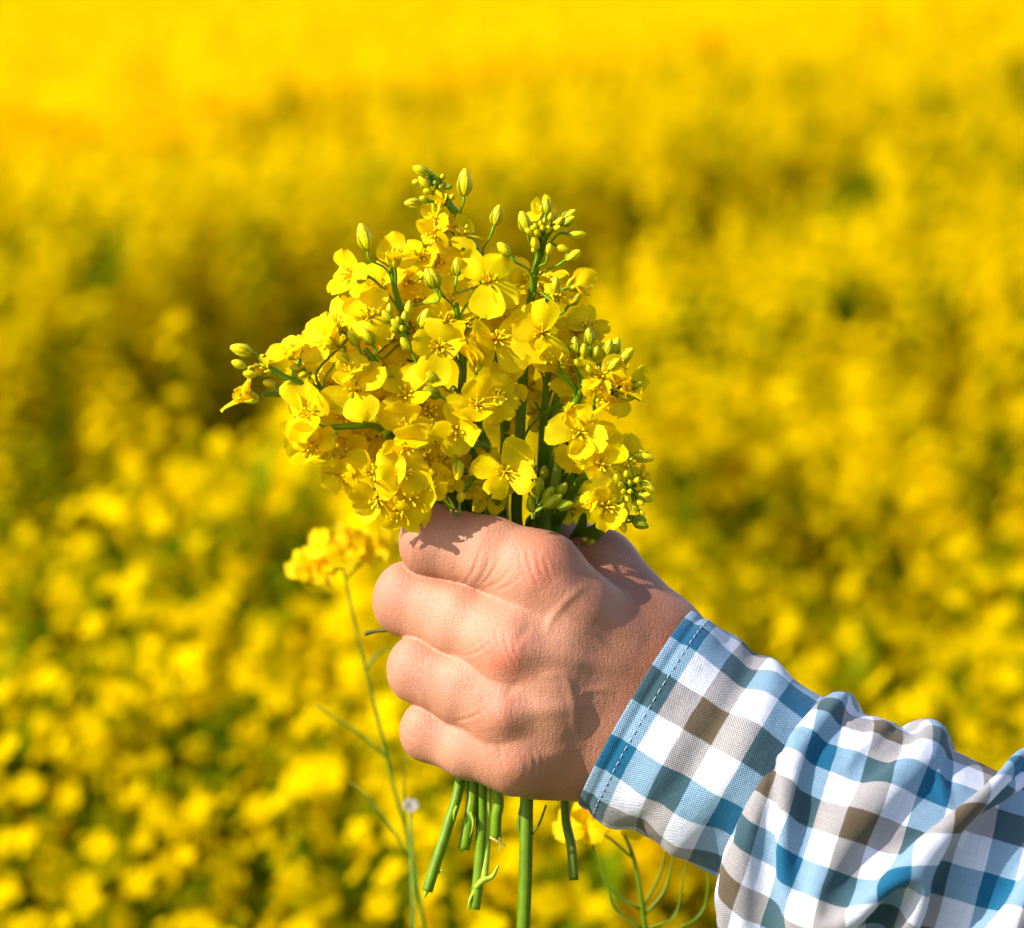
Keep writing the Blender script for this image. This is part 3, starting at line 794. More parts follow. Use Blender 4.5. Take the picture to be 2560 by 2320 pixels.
# ------------------------------------------------------------------ the bouquet
FIST = lambda x, y, z: Z(5, x, y, z)
def sprig(label, axis, r, bottom, blooms=(), buds=(), leaves=(), seed=1, z=0.0, name='rapeseed_sprig', col=None):
    """axis: points from the top down to the fist; bottom: points on through the fist; blooms (zoom, x, y, R, normal, open, z, wilt)"""
    rng = np.random.default_rng(seed)
    A = np.array([Z(q[0], q[1], q[2], q[3]) for q in axis])
    full = np.vstack([A, np.array(bottom)]) if len(bottom) else A
    root = empty(name, W(full[-1]), label, 'flower sprig', 'rapeseed sprigs held in the hand')
    off = W(full[-1])
    proxy = _Off(off, root)
    C = catmull(full, 8)
    g = (GRN if col is None else np.array(col)) * rng.uniform(.85, 1.15)
    mb = MB()
    n = len(C); t = np.linspace(0, 1, n)
    tube(mb, C, r * (0.62 + .5 * np.minimum(1, t * 1.9) + .22 * np.clip((t - .6) / .25, 0, 1)), g, 12, ribs=.09)
    CA = catmull(A, 10)
    AXES[label] = (CA, off, root)
    def attach(p, drop):
        """a point on the sprig axis some way below p"""
        tgt = p + np.array([0, -drop, 0])
        k = int(np.argmin(np.linalg.norm((CA - tgt) * np.array([1, 1, .5]), axis=1)))
        return CA[k], k
    def pedicel(p, d, rr, drop):
        q, k = attach(p, drop)
        tdir = CA[max(0, k - 1)] - CA[min(len(CA) - 1, k + 1)]; tdir = tdir / (np.linalg.norm(tdir) + 1e-9)
        L = np.linalg.norm(p - q)
        if L < 1.0: return
        P = catmull([q, q + tdir * L * .18 + (p - q) * .25, p - d * L * .22, p], 5)
        tube(mb, P, [rr * 1.15, rr * .85, rr, rr * 1.25], g * rng.uniform(1.0, 1.5), 7, cap=False)
    for b in blooms:
        zn, x, y, R, nr, op, bz, wl = b
        p = Z(zn, x, y, bz); nr = np.array(nr, float); nr /= np.linalg.norm(nr)
        base = bloom(proxy, rng, p, nr, R, op, wilt=wl)
        pedicel(base, nr, .42, rng.uniform(8, 14))
    for b in buds:
        zn, x, y, L, dr, bz, tip, dk = b
        p = Z(zn, x, y, bz); dr = np.array(dr, float); dr /= np.linalg.norm(dr)
        base = bud(proxy, rng, p, dr, L, L * .19 + .42, min(1, tip + .12), dk)
        pedicel(base, dr, .34, rng.uniform(4, 8) if L < 4.5 else rng.uniform(7, 12))
    for lf in leaves:
        P = catmull([Z(*q) for q in lf[0]], 6)
        wd = lf[1]; n_ = len(P); T = np.gradient(P, axis=0)
        lv = []
        for i in range(n_):
            tq = T[i] / np.linalg.norm(T[i]); sd = np.cross(tq, np.array([.25, .1, .96])); sd /= np.linalg.norm(sd)
            w_ = wd * math.sin(math.pi * min(.98, .1 + .88 * i / (n_ - 1))) ** .7
            up = np.cross(sd, tq)
            lv += [P[i] - sd * w_ + up * w_ * .35, P[i] - sd * w_ * .5 + up * .1, P[i] - up * .15, P[i] + sd * w_ * .5 + up * .1, P[i] + sd * w_ + up * w_ * .35]
        lm = MB(); lm.add(lv, [(i * 5 + j, i * 5 + j + 1, (i + 1) * 5 + j + 1, (i + 1) * 5 + j) for i in range(n_ - 1) for j in range(4)], GRN * .8)
        lm.build('leaf', PLANT, proxy)
    mb.build('stem', PLANT, proxy)
    return root
class _Off:
    """a parent whose origin the parts are measured from"""
    def __init__(s, off, root): s.off = off; s.root = root
_put = put
def put(name, me, parent=None):
    if isinstance(parent, _Off):
        n = len(me.vertices); a = np.empty(n * 3, np.float32); me.vertices.foreach_get('co', a)
        me.vertices.foreach_set('co', (a.reshape(-1, 3) - parent.off).astype(np.float32).ravel()); me.update()
        o = _put(name, me, parent.root); o['_off'] = [float(q) for q in parent.off]; OFFS[o] = parent.off
        return o
    if parent in OFFS:
        n = len(me.vertices); a = np.empty(n * 3, np.float32); me.vertices.foreach_get('co', a)
        me.vertices.foreach_set('co', (a.reshape(-1, 3) - OFFS[parent]).astype(np.float32).ravel()); me.update()
    return _put(name, me, parent)
OFFS = {}; AXES = {}
_sp = sprig
def sprig(*a, **k):
    r = _sp(*a, **k)
    for c in r.children:
        if '_off' in c: del c['_off']
    return r

Fm = (FIST(850, 700, -37), FIST(830, 1250, -36))
# tall straight stem with the bud cluster, its cut end running off below the hand
sprig('tallest straight rapeseed stem, a knot of green buds on top, longest below the fist',
      [(2, 862, 640, -1), (2, 800, 850, -3), (2, 765, 1050, -6), (2, 735, 1250, -9), (2, 705, 1500, -13), (4, 408, 600, -18), (4, 395, 1100, -26), (4, 380, 1500, -33)], 1.28,
      [FIST(960, 700, -37), FIST(945, 1300, -36), Z(7, 1488, 430, -33), Z(7, 1480, 900, -30), Z(7, 1462, 1420, -28)],
      blooms=[(2, 830, 440, 4.6, (-.2, .8, .5), 40, -5, .3), (2, 930, 505, 4.0, (.3, .6, -.4), 50, -6, .5),
              (2, 965, 1090, 5.6, (.35, -.1, .8), 75, 4, 1.0), (2, 1110, 1000, 6.6, (.85, .35, .3), 45, 3, .85), (2, 860, 975, 5.6, (-.2, .7, .4), 70, -8, .5), (2, 850, 1080, 6, (.2, .2, .8), 70, -14, .6),
              (2, 690, 980, 6.5, (-.3, .3, .9), 82, -16, .2), (4, 860, 560, 4.6, (.5, -.2, .6), 60, -6, 1.0)],
      buds=[(2, 870, 405, 4.6, (.08, 1, .1), 2, .15, .3), (2, 700, 522, 6.6, (-.28, 1, .1), 2, .55, .1), (2, 1050, 478, 5.0, (.8, .6, .1), 3, .35, .3), (2, 1045, 520, 4.6, (.85, .45, .3), 5, .3, .35), (2, 975, 525, 3.2, (.6, .7, .3), 6, .3, .2),
            (2, 952, 582, 3.2, (.7, .3, .6), 7, .3, .1), (2, 885, 585, 3.0, (.3, .6, .7), 8, .2, .1), (2, 905, 492, 2.8, (.1, 1, .3), 4, .1, .3), (2, 800, 612, 2.8, (-.5, .5, .7), 8, .3, .3), (2, 735, 602, 3.0, (-.8, .4, .3), 5, .2, .4),
            (2, 790, 560, 2.2, (-.4, .8, .5), 7, .1, .3), (2, 830, 542, 2.2, (-.1, .9, .5), 8, .1, .3), (2, 858, 522, 2.2, (.1, 1, .3), 8, .1, .4), (2, 768, 575, 1.9, (-.6, .7, .4), 6, .2, .3), (2, 845, 575, 2.2, (0, .5, .9), 10, .2, .2),
            (2, 783, 690, 4.2, (-.2, .8, .5), 6, .7, 0), (2, 1112, 626, 5.2, (1, -.02, .1), 2, .4, .2), (2, 892, 735, 3.6, (.2, .9, .3), 4, .8, .2), (2, 1000, 735, 3.6, (.8, -.3, .3), 4, .3, .1), (2, 1082, 782, 5.0, (.8, .5, .2), 3, .5, .2),
            (2, 540, 732, 5.0, (-.7, .75, .1), 3, .9, .1), (2, 945, 1000, 4.4, (.1, 1, .3), 8, .3, .3), (2, 1095, 1112, 4.8, (.7, .7, .3), 2, .3, .2), (2, 775, 745, 1.8, (-.4, -.7, .2), 2, .6, 0)], seed=3)
# top left sprig with the nodding tip
sprig('highest leaning sprig, tiny dark buds along its bent tip above the other flowers',
      [(1, 1600, 145, -6), (1, 1690, 270, -7), (1, 1790, 420, -8), (2, 205, 500, -9), (2, 330, 745, -12), (2, 400, 950, -16), (2, 470, 1400, -22), (4, 272, 620, -28), (4, 278, 950, -32), (4, 240, 1480, -38)], 1.2, [FIST(760, 700, -38), FIST(800, 1200, -37)],
      blooms=[(1, 1660, 500, 5.4, (-.5, .3, .7), 80, -5, .6), (1, 1650, 640, 5.6, (-.5, -.4, .7), 75, -3, .5), (2, 232, 610, 6.4, (.1, .7, .65), 74, -5, .25), (2, 55, 600, 5.4, (-.3, .5, .8), 70, -7, .5), (2, 40, 830, 6.6, (-.1, .2, .9), 78, -8, .5),
              (1, 1560, 790, 7.2, (-.1, .3, .9), 80, -7, .35), (2, 300, 880, 5, (-.4, .4, .5), 60, -14, .2), (1, 1690, 400, 4.6, (.2, .9, .3), 25, -6, .2), (2, 600, 1150, 7.4, (.2, .2, .8), 80, -22, .2)],
      buds=[(1, 1550, 135, 5.0, (-.9, .35, .2), -3, .35, 0), (1, 1580, 225, 4.8, (-.5, .75, .3), -4, .8, 0), (1, 1520, 230, 2.6, (-1, .1, .2), -4, .2, 0), (1, 1605, 300, 3.0, (-.8, .1, .4), -4, .2, 0), (1, 1487, 388, 4.8, (-1, -.06, .1), -5, .2, 0), (1, 1575, 355, 2.6, (-.9, .2, .3), -4, .2, 0),
            (1, 1638, 165, 1.6, (.4, .8, .3), -5, 0, 1), (1, 1690, 207, 1.6, (.4, .8, .3), -5, 0, 1), (1, 1728, 185, 1.9, (.3, .9, .3), -5, .1, .4), (1, 1732, 246, 1.8, (.6, .6, .3), -5, 0, 1), (1, 1778, 264, 1.9, (.8, .4, .3), -5, 0, 1), (1, 1712, 260, 1.5, (.5, .7, .3), -5, .6, 0), (1, 1670, 230, 1.5, (0, .8, .6), -3, 0, .8),
            (1, 1798, 340, 2.3, (.5, .8, .2), -5, .3, .3), (2, 250, 215, 8.0, (.06, 1, .1), -4, .95, 0), (2, 497, 470, 6.2, (.3, 1, .1), -6, .35, 0), (2, 192, 862, 5.4, (.03, 1, .1), -2, .15, .25), (2, 155, 345, 2.0, (.6, .6, .3), -6, .2, .3)], seed=4)
# upper left sprig
sprig('sprig with one long orange-tipped bud standing clear at the bunch\'s upper left',
      [(1, 1335, 880, -4), (1, 1362, 1040, -6), (1, 1410, 1200, -8), (1, 1500, 1480, -13), (3, 1430, 430, -18), (3, 1590, 700, -22), (3, 1690, 950, -27), (3, 1760, 1200, -31), (3, 1840, 1480, -36)], 1.05, [FIST(650, 560, -37), FIST(640, 1200, -36), Z(7, 1275, 370, -33), Z(7, 1268, 560, -32), Z(7, 1262, 710, -32)],
      blooms=[(1, 1350, 790, 7.4, (-.1, .85, .4), 42, -1, .2), (1, 1000, 930, 8.6, (-.75, .1, .45), 84, -2, .1), (1, 1240, 1010, 7.6, (-.3, .4, .8), 80, -14, .1), (1, 1160, 1235, 8.4, (-.15, .35, .9), 82, 5, .15), (1, 1530, 1100, 7.8, (.2, .5, .6), 80, -16, .1), (1, 1340, 1410, 8.0, (.1, -.2, .8), 78, -12, .2),
              (1, 1200, 1330, 6, (.3, -.3, .8), 60, -5, .2), (1, 1500, 1330, 6.5, (.1, .2, .9), 80, -10, .2), (1, 1000, 1620, 7, (-.3, .3, .8), 80, -10, .2)],
      buds=[(1, 1125, 630, 8.0, (-.25, 1, .1), 0, .85, 0), (1, 1625, 950, 6.2, (-.35, .95, .1), 2, .25, .15), (1, 1042, 1410, 5.2, (-.5, .8, .3), 6, .2, .3), (1, 1150, 1395, 5.8, (-.5, .8, .3), 8, .5, .3), (1, 1300, 1245, 4.6, (-.6, .8, .2), 7, .25, .5), (1, 1370, 1310, 4.6, (-.6, .75, .3), 9, .2, .5),
            (1, 1440, 1255, 4.2, (0, 1, .3), 8, .2, .5), (1, 1590, 1255, 6.0, (.4, .9, .2), 6, .5, 0), (1, 1440, 1455, 4.8, (-.5, .8, .3), 8, .2, .3), (1, 1325, 1190, 3.6, (-.1, 1, .3), 5, .3, .2), (1, 1390, 1275, 2.6, (-.2, .8, .5), 11, .1, .5), (1, 1420, 1340, 2.6, (0, .7, .6), 11, .1, .5), (1, 1355, 1350, 3.0, (-.7, .5, .5), 10, .2, .5), (1, 1470, 1180, 4.5, (.1, 1, .2), 3, .4, .2)], seed=5)
sprig('middle sprig carrying the round four-petalled flower left of the straight stem',
      [(2, 185, 1150, -2), (2, 205, 1380, -5), (3, 1605, 180, -9), (3, 1600, 420, -13), (3, 1700, 640, -18), (3, 1850, 1000, -26), (3, 1950, 1480, -36)], 1.1, [FIST(880, 620, -40), FIST(860, 1150, -38)],
      blooms=[(2, 440, 975, 8.8, (.05, .12, 1), 86, 4, 0), (1, 1690, 1480, 8.8, (-.05, .05, 1), 84, 9, 0), (1, 1750, 1270, 7.2, (.1, .5, .8), 82, -3, .1), (2, 240, 1290, 7.6, (-.2, .4, .8), 80, -8, .1), (2, 505, 1420, 9.2, (.3, .15, .9), 84, 1, .1), (3, 1720, 500, 8.6, (.05, .2, .95), 84, 9, .15), (3, 1900, 440, 7.6, (.3, -.1, .9), 80, 3, .1),
              (2, 340, 1580, 7.6, (.05, .9, .4), 24, 6, .1), (2, 130, 1120, 7, (-.3, .5, .7), 80, -10, .1), (3, 1240, 520, 7.6, (.1, -.4, .8), 82, -4, .1), (2, 570, 1760, 6.8, (.1, .3, .9), 82, -8, .2)],
      buds=[(2, 12, 945, 6, (-.4, .9, .1), 2, .25, .2), (2, 440, 1190, 6.2, (.65, .75, .1), 0, .25, .1), (3, 1340, 270, 4.8, (-.7, .6, .4), 9, .1, .3), (3, 1330, 400, 5.8, (-.8, .4, .4), 11, .1, .7), (2, 560, 1130, 4.4, (.5, .8, .1), -4, .3, .1)], seed=6)
sprig('sprig leaning far left with three pale buds and a wilted flower at its tip',
      [(1, 420, 1650, 2), (1, 560, 1730, 1), (1, 760, 1800, -1), (3, 300, 340, -2), (3, 470, 430, -4), (3, 720, 600, -9), (3, 960, 750, -14), (3, 1250, 960, -21), (3, 1500, 1220, -29), (3, 1610, 1440, -35)], 1.15, [FIST(560, 520, -37), FIST(560, 1150, -37), Z(7, 1010, 270, -34), Z(7, 920, 620, -31), Z(7, 830, 900, -29), Z(7, 772, 1090, -28)],
      blooms=[(1, 560, 1510, 6.6, (-.55, .5, .5), 84, 3, .2), (1, 830, 1440, 8.0, (-.7, .3, .45), 78, 2, .25), (1, 370, 1650, 5.4, (-.95, .1, .2), 28, 1, .8), (1, 900, 1290, 7.0, (-.4, .6, .5), 84, -4, .1), (1, 1020, 1650, 6.2, (-.1, .7, .6), 50, 7, .35), (3, 680, 380, 9.2, (-.2, .1, .95), 84, 9, .2), (3, 480, 330, 7.4, (-.4, .3, .6), 80, -6, .15), (3, 850, 500, 8.0, (.2, -.2, .9), 84, -3, .1),
              (1, 640, 1660, 5.8, (-.2, -.4, .6), 70, -5, .3)],
      buds=[(1, 180, 1503, 6.6, (-1, .28, .1), 2, .55, .1), (1, 165, 1612, 4.4, (-.9, .35, .1), 3, .15, .1), (1, 250, 1690, 4.2, (-.9, .1, .3), 4, .4, .1), (1, 640, 1400 + 90, 3.6, (.1, 1, .2), -4, .2, .1), (1, 600, 1645, 3.6, (-.8, .1, .3), 0, .2, .2), (1, 660, 1700, 3.2, (-.6, -.2, .4), 4, .2, .2), (1, 955, 1560, 5.0, (-.7, .5, .3), 6, .7, .2)], seed=7)
sprig('left sprig low on the same side ending in one half-closed golden flower',
      [(3, -60, 420, -2), (3, 120, 420, -5), (3, 310, 375, -6), (3, 600, 560, -12), (3, 900, 800, -18), (3, 1250, 1060, -25), (3, 1560, 1440, -37)], .9, [FIST(520, 560, -40)],
      blooms=[(1, 230, 1860, 7.6, (-.95, .25, .2), 22, -1, .7), (3, 300, 560, 9.0, (-.35, .25, .85), 84, 5, .15), (3, 600, 600, 7.8, (-.1, -.1, .9), 80, -4, .1)],
      buds=[(3, -30, 330, 4.0, (-.9, .2, .2), 0, .5, .1)], seed=8)
sprig('sprig of slender dark stalks in the left middle of the bunch, two fat buds',
      [(3, 780, 40, 2), (3, 890, 175, 1), (3, 1050, 340, -3), (3, 1200, 560, -9), (3, 1400, 820, -17), (3, 1560, 1100, -26), (3, 1700, 1470, -36)], 1.1, [FIST(700, 600, -41), FIST(700, 1180, -38), Z(7, 1165, 350, -35), Z(7, 1162, 650, -33), Z(7, 1140, 1000, -31), Z(7, 1110, 1220, -30)],
      blooms=[(3, 1120, 420, 8.2, (-.1, .35, .9), 84, 4, .05), (3, 720, 130, 7.0, (-.3, .2, .8), 80, -9, .1), (3, 1090, 220, 7.4, (.3, .2, .8), 84, -7, .2), (3, 1130, 690, 8.4, (.1, .25, .95), 82, 10, .15), (3, 1130, 860, 7.8, (.05, -.35, .9), 84, 12, .05), (3, 1330, 560, 7.2, (.3, -.1, .9), 82, -2, .15), (3, 960, 560, 7.4, (-.2, -.2, .9), 82, -7, .1)],
      buds=[(3, 930, 250, 3.4, (-.8, .2, .5), 6, .9, 0), (3, 1340, 690, 4.6, (.3, .8, .4), 4, .1, .4), (3, 1000, 640, 4.2, (.3, .8, .3), 2, .5, .1)], seed=9)
sprig('lower left sprig with large pale flowers hanging past the edge of the bunch',
      [(3, 500, 700, 1), (3, 690, 690, 0), (3, 850, 685, -3), (3, 970, 770, -8), (3, 1220, 980, -15), (3, 1440, 1180, -24), (3, 1580, 1450, -34)], 1.1, [FIST(600, 560, -42), FIST(620, 1180, -38), Z(7, 1100, 320, -35), Z(7, 1080, 540, -33), Z(7, 1035, 790, -32)],
      blooms=[(3, 240, 640, 7.6, (-.6, -.1, .8), 78, 2, .2), (3, 330, 870, 8.8, (-.35, -.4, .8), 80, 4, .4), (3, 450, 880, 5.6, (-.2, -.7, .6), 70, 2, .5), (3, 560, 730, 7.4, (.1, -.3, .8), 80, -6, .3), (3, 760, 820, 7.4, (.1, -.2, .9), 84, -10, .3), (3, 900, 950, 7.2, (.1, .1, .9), 82, -14, .4)],
      buds=[(3, 470, 770, 4.4, (-.8, -.2, .4), 4, .6, .1), (3, 860, 610, 5.0, (-.5, .8, .3), -3, .6, .3)], seed=10)
sprig('lowest left sprig, broad petals drooping over the top finger',
      [(3, 700, 1060, 2), (3, 900, 1090, 0), (3, 1140, 1150, -5), (3, 1330, 1260, -14), (3, 1480, 1440, -30)], .95, [FIST(600, 480, -40)],
      blooms=[(3, 590, 1120, 7.4, (-.5, -.35, .7), 78, 0, .25), (3, 620, 940, 7.2, (-.2, .3, .85), 80, -4, .4), (3, 850, 1080, 9.4, (-.05, .1, 1), 84, 8, .15), (3, 880, 1320, 7.2, (-.1, -.55, .8), 80, 4, .3), (3, 1110, 1080, 8.0, (.1, .05, .95), 82, 12, 0), (3, 1160, 1290, 8.6, (.1, -.25, .9), 84, 5, 0), (3, 1060, 1430, 5.6, (-.3, -.8, .4), 75, 3, .4),
              (3, 1330, 1190, 5.6, (.1, .1, .9), 82, 7, .2), (3, 1300, 980, 6.6, (.1, -.1, .9), 80, -8, .5)],
      buds=[(3, 1590, 1270, 4.2, (.2, 1, .2), -4, 1, 0)], seed=11)
sprig('short sprig in the centre with a cupped flower and its brown stamens',
      [(3, 1540, 830, 4), (3, 1650, 860, -2), (3, 1800, 860, -10), (3, 1830, 1100, -24), (3, 1880, 1480, -38)], .8, [FIST(800, 560, -42)],
      blooms=[(3, 1545, 740, 7.8, (.05, -.25, .95), 78, 9, .1), (3, 1430, 980, 6.6, (-.1, -.1, .9), 80, -5, .6), (3, 1480, 1100, 5.4, (.1, -.3, .9), 80, -2, .4), (3, 1370, 1120, 5.2, (-.1, .1, .9), 80, 0, .3)],
      buds=[(3, 1562, 1070, 6.2, (0, -1, .3), 2, .65, .1), (3, 1680, 1060, 3.4, (.3, .9, .3), -2, .9, 0)], seed=12)
sprig('sprig in front of the stems with one narrow upright flower like a moth',
      [(4, 280, 1080, 3), (4, 250, 1200, -4), (4, 215, 1330, -16), (4, 200, 1490, -34)], .75, [FIST(820, 560, -41)],
      blooms=[(4, 275, 1075, 8.8, (-.05, -.05, .95), 78, 7, .35)], buds=[(4, 20, 1060, 3.0, (.2, .8, .4), -2, .9, 0)], seed=13)
sprig('right sprig opening into an umbel of separate striped green buds',
      [(4, 990, 210, 0), (4, 950, 300, -2), (4, 885, 470, -5), (4, 800, 720, -13), (4, 700, 1050, -24), (4, 600, 1500, -36)], 1.2, [FIST(1050, 600, -40), FIST(900, 1150, -38)],
      blooms=[(2, 840, 1370, 8.8, (-.02, .02, 1), 86, 8, .05), (2, 770, 1290, 6.4, (-.2, .4, .8), 80, 1, .05), (2, 880, 1560, 6.2, (.05, -.2, .9), 80, 6, .5), (2, 990, 1590, 4.0, (.3, .4, .8), 40, 5, .9), (2, 1100, 1340, 7.0, (.2, .4, .8), 80, -14, .4), (2, 1190, 1330, 6.0, (.3, .6, .6), 80, -14, .6), (2, 1080, 1640, 7.5, (.1, .1, .9), 84, -14, .0)],
      buds=[(2, 1093, 1462, 5.2, (-.1, 1, .2), 2, .15, .4), (2, 1197, 1390, 5.4, (-.1, 1, .2), 3, .15, .4), (2, 1160, 1502, 4.4, (0, .9, .4), 5, .15, .3), (2, 1252, 1520, 4.0, (.2, .9, .4), 3, .2, .3), (2, 1345, 1480, 5.0, (.3, .9, .3), 2, .2, .2), (2, 1400, 1475, 5.8, (.3, .9, .1), 0, .3, .3), (2, 1480, 1545, 6.4, (.75, .65, .1), 1, .3, .2), (2, 1390, 1612, 5.2, (.7, .6, .4), 4, .2, .1),
            (2, 1110, 1600, 3.6, (-.4, .6, .7), 8, .3, 0), (2, 1200, 1645, 3.6, (-.1, .6, .8), 9, .35, 0)], seed=14)
sprig('withered right-hand sprig, browned petals above and two clean petals hanging below',
      [(4, 1230, 350, -3), (4, 1150, 460, -3), (4, 1000, 560, -7), (4, 860, 800, -15), (4, 720, 1150, -27), (4, 620, 1510, -37)], .9, [FIST(1080, 640, -42)],
      blooms=[(4, 1080, 250, 6.8, (-.2, .3, .8), 76, 4, .4), (4, 1060, 370, 4.8, (-.2, -.2, .9), 76, 6, .5), (4, 1240, 430, 9.4, (.25, -.65, .35), 62, 0, .25), (4, 1310, 400, 5.6, (.8, .1, .3), 40, 3, 1.0), (4, 1240, 330, 5.6, (.5, .5, .5), 50, 2, 1.0), (4, 1190, 230, 5.2, (.4, .5, .5), 70, -8, .7), (4, 1110, 480, 3.8, (.3, -.4, .8), 50, 3, .9)],
      buds=[(4, 1380, 350, 4.6, (.9, .4, .2), 1, .3, .9), (4, 1320, 450, 3.8, (.9, -.1, .3), 3, .2, .9), (4, 1160, 275, 3.8, (-.4, .4, .6), 6, .5, .1), (4, 1410, 465, 1.5, (.7, -.3, .2), 0, .3, .3)], seed=15)
sprig('right sprig with a pale frayed flower over a neat pair of round petals',
      [(4, 890, 720, 2), (4, 900, 900, -4), (4, 830, 1100, -14), (4, 740, 1300, -26), (4, 640, 1520, -36)], .95, [FIST(1100, 680, -42)],
      blooms=[(4, 900, 745, 8.0, (-.1, -.1, .95), 84, 7, 0), (4, 1030, 860, 7.2, (.15, -.05, .95), 82, 5, .05), (4, 850, 560, 4.6, (.4, -.1, .7), 60, 3, 1.0), (4, 960, 660, 5.0, (.5, .4, .6), 60, 6, .8), (4, 880, 920, 6.2, (0, -.1, .9), 82, -6, .2)],
      buds=[(4, 990, 690, 3.8, (.8, .5, .3), 8, .8, .1)], seed=16)
sprig('lower right sprig, round buds crowding beside an open cup-shaped flower',
      [(4, 1310, 1200, -1), (4, 1170, 1150, -2), (4, 950, 1110, -7), (4, 840, 1260, -18), (4, 760, 1420, -27), (4, 700, 1600, -36)], 1.15, [FIST(1120, 700, -42)],
      blooms=[(4, 1095, 1010, 7.6, (.25, .05, .95), 62, 6, .1), (4, 1130, 1370, 7.2, (.15, -.1, .95), 72, 5, .45), (4, 1320, 980, 7.4, (.35, .25, .7), 80, -12, .2), (4, 1000, 1330, 4.0, (-.4, .1, .8), 60, 5, .6), (4, 1440, 1100, 3.8, (.7, .2, .4), 60, -5, 1.)],
      buds=[(4, 1455, 950, 6.2, (1, -.18, .1), 1, .8, 0), (4, 1220, 1122, 3.6, (-.2, .7, .6), 6, .3, 0), (4, 1300, 1088, 2.6, (0, .8, .5), 5, .25, .2), (4, 1390, 1145, 3.2, (.3, .3, .9), 6, .3, 0), (4, 1485, 1205, 5.0, (.8, -.5, .2), 3, .55, .1), (4, 1450, 1290, 5.2, (.8, -.35, .2), 2, .3, .5), (4, 1305, 1290, 3.4, (.1, -.7, .6), 6, .4, 0), (4, 1208, 1298, 3.8, (-.2, .4, .8), 6, .35, .1),
            (4, 1412, 1330, 3.2, (.6, -.4, .6), 5, .4, 0), (4, 1368, 1370, 4.2, (.2, -.9, .3), 3, .2, .4), (4, 1430, 1418, 2.4, (.6, -.5, .5), 3, .3, .1), (4, 1250, 1180, 2.4, (-.4, .3, .8), 8, .2, .5), (4, 1330, 1160, 2.0, (0, .6, .8), 8, .1, .6), (4, 1275, 1240, 2.0, (-.1, .1, 1), 9, .3, .1), (4, 1330, 1240, 2.2, (.2, -.1, 1), 9, .3, .1), (4, 1270, 1360, 3.4, (-.1, -.8, .5), 5, .4, .2), (4, 1300, 1410, 2.6, (.1, -.9, .3), 4, .1, .6), (4, 1470, 1270, 2.8, (.8, 0, .5), 5, .5, 0)], seed=17)
sprig('small dark green sprig of closed buds in front of the right-hand stems',
      [(4, 590, 1200, 1), (4, 560, 1330, -6), (4, 530, 1430, -16), (4, 480, 1570, -32)], .95, [FIST(980, 640, -41)],
      buds=[(4, 562, 1185, 5.4, (.1, 1, .2), 2, 0, .7), (4, 650, 1245, 4.6, (.6, .75, .3), 2, 0, .6), (4, 755, 1215, 5.0, (.6, .7, .2), 0, 0, .7), (4, 690, 1310, 6.4, (.8, .5, .3), 4, 0, .55), (4, 790, 1352, 5.4, (1, .1, .2), 3, 0, .7), (4, 605, 1075, 4.4, (.1, 1, .2), -6, 0, .8), (4, 495, 965, 4.0, (-.1, 1, .2), -10, 0, .8), (4, 498, 1330, 5.0, (-.1, 1, .2), -3, 0, .7), (4, 470, 1080, 3.0, (-.2, 1, .2), -12, 0, .8), (4, 530, 1050, 2.8, (.2, 1, .2), -12, 0, .7),
            (4, 460, 1190, 3.0, (-.3, 1, .2), -10, 0, .7)], seed=18, col=(.16, .24, .01))
sprig('lowest right sprig resting in the crook of the thumb, with dark pointed leaves',
      [(4, 1400, 1480, -12), (4, 1290, 1450, -14), (4, 1120, 1480, -20), (4, 980, 1580, -30), (4, 860, 1700, -38)], .9, [FIST(1150, 760, -44), FIST(1150, 1300, -44), Z(7, 1765, 505, -40), Z(7, 1808, 760, -37), Z(7, 1828, 1010, -36)],
      buds=[(4, 1275, 1440, 3.4, (-.3, .6, .5), -8, .4, .2), (4, 1270, 1540, 3.8, (.3, -.8, .3), -9, .5, .2), (4, 1425, 1515, 5.0, (.9, -.35, .2), -10, 0, .8), (4, 1420, 1470, 4.0, (.8, -.3, .3), -11, 0, .8), (4, 1000, 1670, 3.6, (.6, .6, .3), -24, .1, .5), (4, 950, 1640, 1.6, (.3, .5, .8), -22, .2, .1), (4, 830, 1660, 1.6, (.3, .5, .8), -26, .4, .1)],
      leaves=[([(4, 1150, 1490, -16), (4, 1050, 1560, -22), (4, 930, 1640, -28), (4, 860, 1720, -36)], 2.2), ([(4, 935, 1420, -20), (4, 910, 1530, -24), (4, 850, 1640, -30), (4, 830, 1720, -36)], 1.7)], seed=19, col=(.12, .18, .01))
sprig('plain upright stem just right of the tall one, buds hidden among the petals behind',
      [(4, 720, 30, -14), (4, 640, 260, -16), (4, 610, 560, -20), (4, 590, 900, -26), (4, 560, 1530, -38)], 1.0, [FIST(1000, 600, -42)],
      blooms=[(4, 480, 350, 7.2, (.1, .2, .9), 82, -24, .2), (4, 680, 100, 7.4, (.1, .2, .9), 82, -24, .1), (4, 800, 180, 7.4, (.2, .1, .9), 84, -24, .1), (4, 520, 560, 6.6, (0, 0, .9), 82, -30, .2), (4, 700, 600, 7, (.1, 0, .9), 84, -32, .2), (4, 520, 90, 7, (0, .2, .9), 84, -30, .3)], seed=20)
sprig('second plain upright stem, leaning right between the tall stem and the bud umbel',
      [(4, 800, 200, -20), (4, 730, 400, -20), (4, 670, 650, -23), (4, 640, 900, -27), (4, 620, 1540, -40)], 1.15, [FIST(1040, 600, -44)],
      blooms=[(4, 860, 250, 8.2, (.2, .1, .9), 84, -26, .1), (4, 760, 760, 6.4, (.2, -.2, .9), 82, -34, .3), (4, 820, 480, 6.8, (.2, -.1, .9), 82, -32, .3), (4, 930, 1000, 6, (.4, -.1, .8), 82, -30, .3), (4, 860, 1380, 5.6, (.5, -.1, .8), 82, -34, .2)], seed=21)
